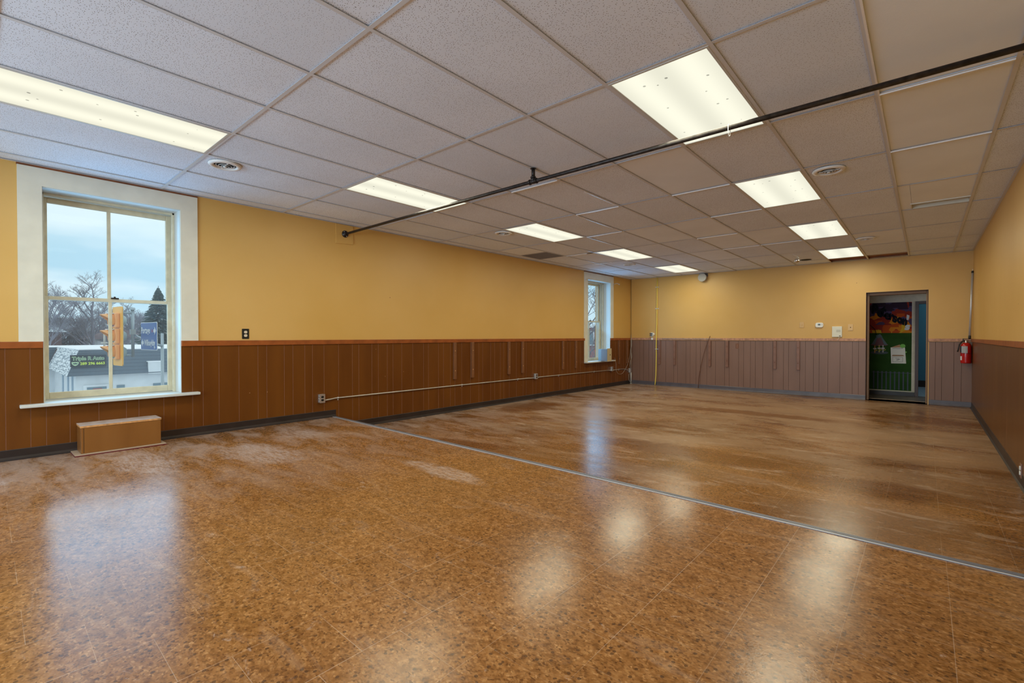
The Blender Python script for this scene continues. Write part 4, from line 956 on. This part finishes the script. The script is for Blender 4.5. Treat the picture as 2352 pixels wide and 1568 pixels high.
# hanging bulb by the cut-out
t = thing('hanging_fitting', 'small chrome ball fitting hanging on a wire below the ceiling', 'lamp', (-1.80, 10.1, H))
child(MB().tube([(-.05, -.08, 0), (.0, 0, -.02), (0, 0, -.07)], .003, 6).build('wire', M_WHITE), t)
child(MB().tube([(0.012, .0, -.03), (.030, .0, -.075)], .009, 8).build('stem', M_OFF), t)
child(MB().lathe([(max(.0001, .042*math.sin(a)), -.105-.042*math.cos(a)) for a in [PI*k/14 for k in range(15)]], (.0, 0, 0), 'Z', 20).build('ball', mat('chrome', (.8, .8, .8), .08, 1.0)), t)
tag(MB().lathe([(.0001, 0), (.10, 0), (.10, .002), (.0001, .002)], (-1.79, 10.90, H+.0035), 'Z', 28, smooth=False).build('ceiling_cutout', M_DARK), 'black round cut-out hole in the ceiling beside the chrome ball fitting', 'hole')  # flat black disc stands for the shaded inside of the hole

# ------------------------------------------------------------------ fire extinguisher and pole
ex, ey, ez = .545, 11.505, .785
t = thing('fire_extinguisher', 'red fire extinguisher hung in the right far corner', 'fire extinguisher', (ex, ey, ez))
child(MB().lathe([(.0001, 0), (.064, 0), (.070, .006), (.072, .018), (.072, .29), (.068, .320), (.050, .348), (.026, .362), (.0001, .364)], (0, 0, 0), 'Z', 32).build('cylinder', M_RED), t)
child(MB().lathe([(.0735, .170), (.0735, .176)], (0, 0, 0), 'Z', 32).build('band', M_BLACK), t)
def arc(r, a0, a1, z0, z1, m_, nm):
    f = MB(); n = 10; vs = []
    for k in range(n+1):
        a = a0+(a1-a0)*k/n; vs += [(r*math.cos(a), r*math.sin(a), z0), (r*math.cos(a), r*math.sin(a), z1)]
    f.add(vs, [(2*k, 2*k+2, 2*k+3, 2*k+1) for k in range(n)], 0, True); child(f.build(nm, m_), t)
arc(.0732, -PI*.80, -PI*.42, .182, .30, mat('label_grey', (.42, .42, .44), .5), 'label')
arc(.0732, -PI*.98, -PI*.80, .19, .30, M_INK, 'label')
arc(.0732, -PI*.93, -PI*.76, .055, .125, mat('tag_white', (.75, .75, .78), .5), 'inspection_tag')
child(MB().lathe([(.020, .360), (.022, .375), (.016, .385), (.016, .405), (.0001, .407)], (0, 0, 0), 'Z', 16).build('valve', M_ALU), t)
child(MB().box(-.03, .065, -.010, .010, .398, .406).box(-.045, .050, -.010, .010, .425, .434).box(-.045, -.03, -.008, .008, .39, .43).build('handle', M_BLACK, bevel=.003), t)
child(MB().tube([(-.02, -.01, .395), (-.06, -.02, .38), (-.085, -.03, .33), (-.10, -.035, .24), (-.108, -.035, .20)], .010, 10).build('hose', M_IRON), t)
child(MB().box(-.02, .02, .060, .115, .20, .35).build('bracket', M_STEEL), t)
t = thing('window_pole', 'slim silver pole leaning upright in the right far corner above the extinguisher', 'pole', (.590, 11.50, 1.21))
child(MB().tube([(0, 0, .05), (.030, .03, 1.16)], .016, 12).build('tube', mat('brushed_pole', (.60, .60, .64), .35, .5)), t)
child(MB().tube([(0, 0, .0), (0, 0, .06)], .019, 12).build('foot', M_BLACK), t)
child(MB().tube([(.030, .03, 1.155), (.031, .032, 1.19)], .018, 12).build('tip', M_BLACK), t)
child(MB().tube([(.031, .032, 1.19), (.033, .034, 1.225)], .008, 8).build('hook', M_CREAM), t)
# outlet low on the right wall at the photo edge
t = thing('wall_outlet', 'brown-rimmed outlet low on the right wall at the right photo edge', 'outlet', (RX-.008, 5.86, .118))
child(MB().prism(rr(.080, .125, .008), lambda u, v, d: (-d, u, v), 0, .008).build('plate', mat('outlet_brown', (.25, .13, .09), .35), bevel=.002), t)
for z in (.022, -.020): child(MB().prism(rr(.038, .034, .010), lambda u, v, d: (-d, u, v+z), .008, .014).build('socket', M_WHITE), t)
# ------------------------------------------------------------------ outside: street seen through the windows
GZ = -3.74
M_SNOW = mat('snow', (0.86, 0.88, 0.92), 0.7)
def shingle(name, dark, light, amount):
    m = bpy.data.materials.new(name); m.use_nodes = True; t = m.node_tree; b = t.nodes['Principled BSDF']
    c = N(t, 'ShaderNodeTexCoord'); mp = N(t, 'ShaderNodeMapping'); mp.inputs['Scale'].default_value = (.5, .5, 5)
    t.links.new(c.outputs['Object'], mp.inputs[0])
    n = N(t, 'ShaderNodeTexNoise'); n.inputs['Scale'].default_value = 3.0; n.inputs['Detail'].default_value = 8; n.inputs['Roughness'].default_value = .7
    t.links.new(mp.outputs[0], n.inputs['Vector'])
    r = N(t, 'ShaderNodeValToRGB'); r.color_ramp.elements[0].position = amount; r.color_ramp.elements[1].position = amount+.05
    r.color_ramp.elements[0].color = (*dark, 1); r.color_ramp.elements[1].color = (*light, 1)
    t.links.new(n.outputs['Fac'], r.inputs[0])
    s = N(t, 'ShaderNodeSeparateXYZ'); t.links.new(c.outputs['Object'], s.inputs[0])
    w_ = N(t, 'ShaderNodeMath', operation='FRACT'); k = N(t, 'ShaderNodeMath', operation='MULTIPLY'); k.inputs[1].default_value = 5.0
    t.links.new(s.outputs['Z'], k.inputs[0]); t.links.new(k.outputs[0], w_.inputs[0])
    g = N(t, 'ShaderNodeMath', operation='LESS_THAN'); g.inputs[1].default_value = .16; t.links.new(w_.outputs[0], g.inputs[0])
    mx = N(t, 'ShaderNodeMixRGB', blend_type='MULTIPLY'); mx.inputs[2].default_value = (.65, .68, .72, 1); t.links.new(g.outputs[0], mx.inputs[0]); t.links.new(r.outputs[0], mx.inputs[1])
    t.links.new(mx.outputs[0], b.inputs['Base Color']); b.inputs['Roughness'].default_value = .8; return m
M_SH = shingle('dark_shingles', (.10, .135, .18), (.70, .74, .80), .67); M_SH2 = shingle('snowy_shingles', (.24, .30, .36), (.78, .82, .86), .46)
M_STUC = mat('white_stucco', (.68, .72, .76), .8, noise=.06, nscale=2); M_WGL = mat('dark_window_glass', (.16, .24, .30), .15)
gnd = MB(); gnd.box(-260, 60, -120, 160, GZ-.1, GZ)
M_GND = mat('snowy_ground', (.80, .83, .88), .8, noise=.1, nscale=.1)
st(gnd.build('ground', M_GND))
st(MB().box(-22, -9.5, -120, 160, GZ, GZ+.02).build('road', mat('wet_asphalt', (.16, .17, .19), .5, noise=.3, nscale=.4)))
st(MB().box(LX-.42, RX+.3, BY-.3, 16, GZ, -.301).build('wall_lower_storey', mat('brick_below', (.25, .12, .09), .8)))

sh = thing('auto_shop', 'low white auto shop with a snowy flat roof and dark mansard across the street', 'building', (-35.2, 3.45, GZ))
so = (-35.2, 3.45, GZ)
def sb(f, nm, m_, par=None): return child(off(f, so).build(nm, m_), par or sh)
ez_, tz_ = -.94, .48
wl = sb(MB().box(-50, -35.6, 3.85, 24, GZ, ez_+.05), 'wall', M_STUC)
sb(MB().box(-50, -45.9, -14, 3.85, GZ, ez_+.05), 'rear_wall', M_STUC)
f = MB(); f.add([(-35.2, 3.45, ez_), (-35.2, 24, ez_), (-35.85, 24, tz_), (-35.85, 4.02, tz_), (-35.6, 3.85, ez_), (-35.6, 24, ez_)], [(0, 1, 2, 3), (0, 4, 5, 1)]); sb(f, 'front_mansard', M_SH)
f = MB(); f.add([(-35.2, 3.45, ez_), (-35.85, 4.02, tz_), (-45.3, 4.02, tz_), (-45.5, 3.45, ez_), (-35.6, 3.85, ez_), (-45.9, 3.85, ez_)], [(0, 1, 2, 3), (0, 3, 5, 4)]); sb(f, 'side_mansard', M_SH2)
f = MB(); f.add([(-45.5, 3.45, ez_), (-45.9, 4.02, tz_), (-45.9, -14, tz_), (-45.5, -14, ez_)], [(0, 1, 2, 3)]); sb(f, 'rear_mansard', M_SH)
sb(MB().box(-52, -35.85, 4.02, 24, tz_-.1, tz_+.05).box(-52, -45.9, -14, 4.02, tz_-.1, tz_+.05), 'snowy_roof', M_SNOW)
sb(MB().tube([(-36.4, 5.2, tz_), (-36.4, 5.2, tz_+1.1)], .05, 8).lathe([(.0001, .1), (.16, .08), (.16, .0)], (-36.4, 5.2, tz_+.35), 'Z', 10), 'roof_vent', M_GREY)
f = MB(); f.box(-35.6, -35.5, 4.15, 5.25, GZ, -1.50); sb(f, 'garage_frame', M_STUC)
g_ = sb(MB().box(-35.52, -35.48, 4.30, 5.15, GZ, -1.62), 'garage_window', M_WGL)
sb(MB().box(-35.49, -35.46, 4.55, 4.95, GZ, -1.70), 'garage_poster', mat('dull_red', (.35, .12, .12), .6))
for y0_, y1_, z_ in ((5.62, 5.98, -1.60), (7.35, 8.2, -1.62), (9.5, 11, -1.6)):
    sb(MB().box(-35.62, -35.55, y0_, y1_, z_-.9, z_), 'window', M_WGL)
for xx in (-36.6, -38.4, -40.8): sb(MB().box(xx-.12, xx+.12, 3.78, 3.88, GZ, ez_), 'pilaster', mat('blue_grey_trim', (.35, .45, .55), .6))
# shop sign
sg = thing('shop_sign', 'black roof sign with green lettering on the auto shop', 'sign', (-35.28, 3.60, -.44))
sgo = (-35.28, 3.60, -.44)
child(MB().box(-.05, 0, 0, 1.52, 0, .66).build('board', mat('sign_black', (.025, .04, .06), .6)), sg)
M_LIME = mat('sign_lime', (.62, .78, .10), .6); M_PALE = mat('sign_pale_green', (.45, .62, .40), .6); M_SDK = mat('sign_dark_fill', (.05, .10, .10), .6)
text_mesh('Triple R Auto', .275, lambda u, v, w_: (.012+w_, .07+u, .375+v), .008, 'lettering', M_PALE, sg, xs=.88, bold=.016)
text_mesh('Triple R Auto', .275, lambda u, v, w_: (.020+w_, .07+u, .375+v), .008, 'lettering', M_SDK, sg, xs=.88, bold=-.004)
text_mesh('289 296 6663', .20, lambda u, v, w_: (.012+w_, .40+u, .11+v), .008, 'lettering', M_LIME, sg, xs=.95, bold=.006)
child(MB().prism([(.05, .28), (.35, .28), (.34, .18), (.28, .10), (.20, .06), (.12, .10), (.06, .18)], lambda u, v, d: (d, u, v), .006, .014).build('emblem', M_PALE), sg)
child(MB().prism([(.09, .24), (.15, .20), (.20, .24), (.25, .20), (.31, .24), (.27, .15), (.13, .15)], lambda u, v, d: (d, u, v), .014, .018).build('emblem_car', M_SDK), sg)
tag(MB().box(-35.36, -35.22, 7.05, 7.75, -1.00, -.30).build('blank_sign', M_STUC), 'blank white box sign on the mansard of the auto shop', 'sign')
tag(MB().box(-35.62, -35.20, 7.02, 7.78, -.299, -.24).build('snow_cap', M_SNOW), 'snow lying on the blank white sign outside', 'snow')

# traffic signal facing along the street
tx, ty, tz = -13.87, 2.23, 1.26
t = thing('traffic_light', 'yellow traffic signal with three hooded lenses outside the big window', 'traffic light', (tx, ty, tz))
fv = Vector((.108, -.994, 0)).normalized(); sv = Vector((-fv.y, fv.x, 0))
FR = Matrix(((sv.x, fv.x, 0), (sv.y, fv.y, 0), (0, 0, 1))).to_4x4()       # local x = side, y = facing, z = up
M_TY = mat('signal_yellow', (.98, .50, .06), .45); M_TO = mat('signal_orange', (.98, .47, .17), .45); M_TG = mat('signal_back', (.40, .50, .50), .5)
def T(mb_): mb_.v = [tuple(FR @ Vector(v)) for v in mb_.v]; return mb_
bd = MB().prism(rr(.62, 1.34, .05), lambda u, v, d: (u, d, v), 0, .02); child(T(bd).build('backboard', M_TY), t)
bd = MB().prism(rr(.63, 1.35, .05), lambda u, v, d: (u, d, v), -.004, 0); child(T(bd).build('backboard_back', M_TG), t)
for k, z in enumerate((.36, 0.0, -.36)):
    h_ = child(T(MB().box(-.17, .17, .02, .10, z-.165, z+.165)).build('lens_housing', M_TO, bevel=.02), t)
    lens = ((.20, .02, .02), (.22, .14, .02), (.02, .14, .08))[k]
    child(T(MB().lathe([(.0001, .115), (.10, .11), (.145, .10)], (0, 0, z), 'Y', 24)).build('lens', mat('lens_glass', lens, .2)), h_)
    vs = []; fs = []; n = 20
    for i in range(n+1):
        a = -PI*.22 + PI*1.44*i/n; ln = .07+.17*max(0, math.sin(a))
        x_, z_ = .155*math.cos(a), .155*math.sin(a)
        for r_, y_ in ((1, .09), (1, .09+ln), (.95, .09+ln), (.95, .09)): vs.append((x_*r_, y_, z+z_*r_-.10*(y_-.09)))
    for i in range(n):
        for q in range(4): fs.append((4*i+q, 4*i+4+q, 4*i+4+(q+1) % 4, 4*i+(q+1) % 4))
    child(T(MB().add(vs, fs, 0, True)).build('visor', M_TO), h_)
    child(T(MB().box(-.08, .08, .10, .22, z+.146, z+.164)).build('snow', M_SNOW), h_)
    child(T(MB().lathe([(.15, 0), (.14, -.06), (.09, -.13), (.0001, -.15)], (0, 0, z), 'Y', 20)).build('back_dome', M_TG), t)
M_GP = mat('grey_pipe', (.38, .45, .50), .45, .3)
child(off(MB().tube([(-13.88, 2.49, .78), (-13.88, 2.49, 1.88)], .032, 10).tube([(-13.88, 2.49, 1.80), (tx, ty+.06, 1.80)], .020, 8).tube([(-13.88, 2.49, .82), (tx, ty+.06, .82)], .020, 8).lathe([(.0001, .06), (.05, .05), (.055, 0)], (-13.88, 2.49, 1.87), 'Z', 10), (tx, ty, tz)).build('bracket', M_GP), t)
t = thing('street_pole', 'grey street pole with a mast arm holding the signal and blue sign', 'pole', (-15.19, 3.34, GZ))
po = (-15.19, 3.34, GZ)
child(off(MB().tube([(-15.19, 3.34, GZ), (-15.19, 3.34, 1.34)], [.050, .034], 12), po).build('pole', M_GP), t)
child(off(MB().tube([(-15.19, 3.34, 1.00), (-14.95, 3.02, 1.10), (-14.62, 2.69, 1.26), (-14.2, 2.56, 1.33), (-13.9, 2.52, 1.36)], [.032, .032, .030, .028, .026], 10), po).build('arm', M_GP), t)
child(off(MB().box(-13.93, -13.83, 2.44, 2.54, 1.30, 1.42).tube([(-13.9, 2.55, 1.3), (-13.95, 2.48, 1.15), (-13.9, 2.50, 1.02)], .012, 6), po).build('clamp', M_GP), t)
# blue road sign
t = thing('road_sign', 'blue road sign with white place names and arrows beside the traffic signal', 'sign', (-13.89, 2.83, 1.26))
uu = Vector((.993, .116, 0)).normalized(); nn = Vector((.116, -.993, 0)).normalized()
def SG(u, v, d): return tuple(uu*u + Vector((0, 0, v)) + nn*d)
M_BL = mat('sign_blue', (.018, .105, .40), .4); M_SW = mat('sign_white', (.80, .82, .86), .4)
child(MB().prism(rr(.98, .66, .03), SG, .03, .038).build('border', M_SW), t)
child(MB().prism(rr(.95, .63, .03), SG, .038, .042).build('panel', M_BL), t)
text_mesh('Portage', .21, lambda u, v, w_: SG(-.45+u, .07+v, .044+w_), .003, 'lettering', M_SW, t, xs=.82, bold=.004)
text_mesh('Rd', .11, lambda u, v, w_: SG(.17+u, .09+v, .044+w_), .003, 'lettering', mat('sign_faded_red', (.45, .12, .22), .4), t, xs=.8)
text_mesh('Willoughby', .20, lambda u, v, w_: SG(-.26+u, -.22+v, .044+w_), .003, 'lettering', M_SW, t, xs=.70, bold=.004)
text_mesh('Dr', .09, lambda u, v, w_: SG(.32+u, -.29+v, .044+w_), .003, 'lettering', M_SW, t, xs=.8)
child(MB().prism([(.30, .16), (.30, .09), (.36, .09), (.36, .03), (.45, .125), (.36, .22), (.36, .16)], SG, .042, .046).build('arrow', M_SW), t)
child(MB().prism([(-.30, -.19), (-.30, -.12), (-.36, -.12), (-.36, -.06), (-.45, -.155), (-.36, -.25), (-.36, -.19)], SG, .042, .046).build('arrow', M_SW), t)
child(MB().tube([SG(0, .1, .03), SG(0, .1, -.05)], .03, 8).tube([SG(0, -.1, .03), SG(0, -.1, -.05)], .03, 8).build('bracket', M_GP), t)

# houses behind
def house(label, y0, y1, x0, x1, ze, zr, wall_m, roof_m, windows=(), yr=None):
    t = thing('house', label, 'house', (x0, y0, GZ)); oo_ = (x0, y0, GZ); ym = yr if yr is not None else (y0+y1)/2
    child(off(MB().box(x1, x0, y0, y1, GZ, ze), oo_).build('wall', wall_m), t)
    f = MB(); e = .5
    f.add([(x0+e, y0-e, ze-.1), (x0+e, y1+e, ze-.1), (x0+e-2.5, ym, zr), (x1, y0-e, ze-.1), (x1, y1+e, ze-.1), (x1, ym, zr)], [(0, 1, 2), (0, 2, 5, 3), (1, 4, 5, 2), (3, 5, 4), (0, 3, 4, 1)])
    child(off(f, oo_).build('roof', roof_m), t)
    for (ya, yb_, za, zb) in windows:
        child(off(MB().box(x0, x0+.05, ya, yb_, za, zb), oo_).build('window', M_SW), t)
    return t
M_BRK = mat('dark_red_brick', (.13, .085, .095), .8, noise=.25, nscale=3); M_BRR = mat('brown_roof', (.20, .15, .17), .8)
house('dark brick house with a snowy hipped roof at the left beyond the shop', -4.0, 6.95, -75, -86, 1.85, 4.3, M_BRK, M_SH2, [(4.9, 5.5, .7, 1.35), (1, 2, .5, 1.5)], 3.4)
house('pale house with a brown snow-dusted roof behind the bare trees', 10.2, 16.5, -82, -92, .95, 2.6, M_STUC, M_BRR, [(11, 11.7, 0, .7)])
house('small snowy-roofed house behind the blue sign', 18.5, 23.0, -84, -92, .3, 1.5, mat('pale_green_siding', (.38, .52, .50), .8), M_SNOW)
t = thing('brick_building', 'red brick building with white windows seen through the narrow window', 'building', (-17.5, 33, GZ)); bo2 = (-17.5, 33, GZ)
child(off(MB().box(-26, -17.5, 33, 42, GZ, 1.95), bo2).build('wall', mat('red_brick', (.30, .12, .12), .8, noise=.2, nscale=2)), t)
for (xa, xb, za, zb) in ((-20.9, -20.1, .6, 1.6), (-19.2, -18.4, .6, 1.6), (-20.9, -20.1, -1.8, -.6), (-23.4, -22.6, .6, 1.6), (-19.2, -18.4, -1.8, -.6)):
    w_ = child(off(MB().box(xa-.1, xb+.1, 32.93, 33, za-.1, zb+.1), bo2).build('window', M_SW), t)
    child(off(MB().box(xa, xb, 32.90, 32.93, za, zb), bo2).build('pane', M_WGL), w_)
child(off(MB().box(-26.3, -17.2, 32.7, 42.3, 1.95, 2.15), bo2).build('roof', M_SNOW), t)

# bare trees
M_BARK = mat('winter_bark', (.22, .21, .25), .9); M_BARK2 = mat('hazy_twigs', (.28, .28, .34), .9)  # distance haze is mixed into these lighter, bluish bark colours
def bare_tree_mesh(seed, height, spread, levels, trunk_r, kids):
    rn = random.Random(seed); mb_ = MB()
    def grow(p, d, ln, r, lv):
        pts = [p]; q = Vector(p); dd = Vector(d)
        seg = 4 if lv < 2 else 3
        for s_ in range(seg):
            dd = (dd + Vector((rn.uniform(-1, 1), rn.uniform(-1, 1), rn.uniform(-.4, .9)))*(.16 if lv else .05)).normalized()
            q = q + dd*ln/seg; pts.append(q.copy())
        rad = [max(.0085, r*(1-.65*i/seg)) for i in range(seg+1)]
        mb_.tube(pts, rad, 6 if lv == 0 else (4 if lv == 1 else 3), cap=False)
        if lv >= levels: return
        for k in range(kids[lv]):
            f_ = rn.uniform(.30 if lv else .32, 1.0); i = min(int(f_*seg), seg-1); b_ = pts[i].lerp(pts[i+1], f_*seg-i)
            a = rn.uniform(0, 2*PI); perp = Vector((math.cos(a), math.sin(a), rn.uniform(-.1, .6)))
            nd = (dd*rn.uniform(.5, 1.0) + perp*spread*rn.uniform(.6, 1.15)).normalized()
            grow(b_, nd, ln*rn.uniform(.42, .62)*(1.15-.4*f_), r*.38, lv+1)
    grow(Vector((0, 0, 0)), Vector((0, 0, 1)), height*.62, trunk_r, 0)
    return mb_
TL = 'bare winter trees beyond the shop'
def tree(mbm, loc, label, m_, sc=1, rz=0, group=TL):
    t = thing('bare_tree', label, 'tree', loc, group); c_ = child(mbm.build('branches', m_), t); t.scale = (sc, sc, sc); t.rotation_euler.z = rz; return t
tA = tree(bare_tree_mesh(11, 14.2, .95, 4, .27, [11, 8, 6, 5]), (-77.2, 9.9, GZ), 'broad bare tree with a spreading crown, tallest in the left panes', M_BARK)
tB = tree(bare_tree_mesh(23, 11.6, .75, 4, .22, [11, 8, 6, 4]), (-68.5, 5.0, GZ), 'bare tree at the left edge of the big window view', M_BARK2)
def dupt(src, loc, sc, rz, label):
    c_ = dup(src, (0, 0, 0), label); c_.location = loc; c_.scale = (sc, sc, sc); c_.rotation_euler.z = rz; return c_
rn = random.Random(5)
back = [(-88, 7.6, .80), (-90, 9.2, .72), (-86, 11.2, .78), (-92, 12.6, .80), (-88, 13.8, .86), (-84, 15.0, .80), (-92, 16.2, .84), (-88, 17.6, .82), (-90, 19.2, .85), (-94, 20.8, .86), (-88, 22, .8), (-90, 4.5, .8), (-86, 1.5, .8), (-90, 24.5, .82), (-88, 10.2, .62), (-80, 12.4, .66), (-96, 14.6, .9), (-96, 18.4, .9)]
for k, (x, y, s_) in enumerate(back):
    dupt(tB if k % 3 else tA, (x, y, GZ), s_, rn.uniform(0, 6), 'hazy bare tree in the thicket along the skyline')
tW = tree(bare_tree_mesh(31, 9.5, 1.0, 3, .11, [11, 8, 6]), (-14.6, 23.0, GZ), 'bare tree close outside the narrow window', M_BARK, group=None)
# dark underbrush that closes the thicket
M_BR = mat('underbrush', (.20, .17, .20), .95, noise=.3, nscale=.8)
def brush(seed, n, w_, d_, h_):
    r_ = random.Random(seed); mb_ = MB()
    for k in range(n):
        x, y = r_.uniform(-d_, d_), r_.uniform(-w_, w_); hh = h_*r_.uniform(.5, 1.0); p = Vector((x, y, 0)); q = p+Vector((r_.uniform(-.6, .6), r_.uniform(-.9, .9), hh))
        mb_.tube([p, p.lerp(q, .5)+Vector((0, r_.uniform(-.2, .2), 0)), q], [.05, .035, .012], 3, cap=False)
    return mb_
u_ = brush(2, 4200, 26, 5, 6.2).build('underbrush', M_BR); u_.location = (-95, 14, GZ); u_['kind'] = 'stuff'; tag(u_, 'dense tangle of bare brush along the skyline behind the houses', 'brush')
# evergreen with drooping snowy boughs
t = thing('evergreen_tree', 'dark pointed evergreen with drooping boughs at the right of the big window view', 'tree', (-67.7, 14.55, GZ))
rn = random.Random(9); mb_ = MB(); sn = MB()
Hh = 10.9
for k in range(1700):
    f_ = rn.random()**.8; z = Hh*(.10+.88*f_); R0 = 3.3*(1-f_)**.85*rn.uniform(.55, 1.08)+.12; a = rn.uniform(0, 2*PI)
    p0 = Vector((0, 0, z)); p1 = Vector((R0*.55*math.cos(a), R0*.55*math.sin(a), z-.02-.08*R0)); p2 = Vector((R0*math.cos(a), R0*math.sin(a), z-.35*R0*.6))
    sd = Vector((-math.sin(a), math.cos(a), 0))*(.07+.055*R0)
    dn = Vector((0, 0, -.10-.05*R0))
    mb_.add([p0, p1+sd, p2, p1-sd, p1+dn, p2+dn*.5], [(0, 1, 2), (0, 2, 3), (0, 4, 1), (1, 4, 5, 2), (3, 2, 5, 4), (0, 3, 4)])
    if k % 9 == 0: sn.add([p1+sd*.6+Vector((0, 0, .03)), p2+Vector((0, 0, .03)), p1-sd*.6+Vector((0, 0, .03))], [(0, 1, 2)])
child(mb_.build('boughs', mat('evergreen', (.075, .115, .12), .9)), t); child(sn.build('snow', M_SNOW), t)
child(MB().tube([(0, 0, 0), (0, 0, Hh)], [.28, .03], 8).build('trunk', M_BARK), t)
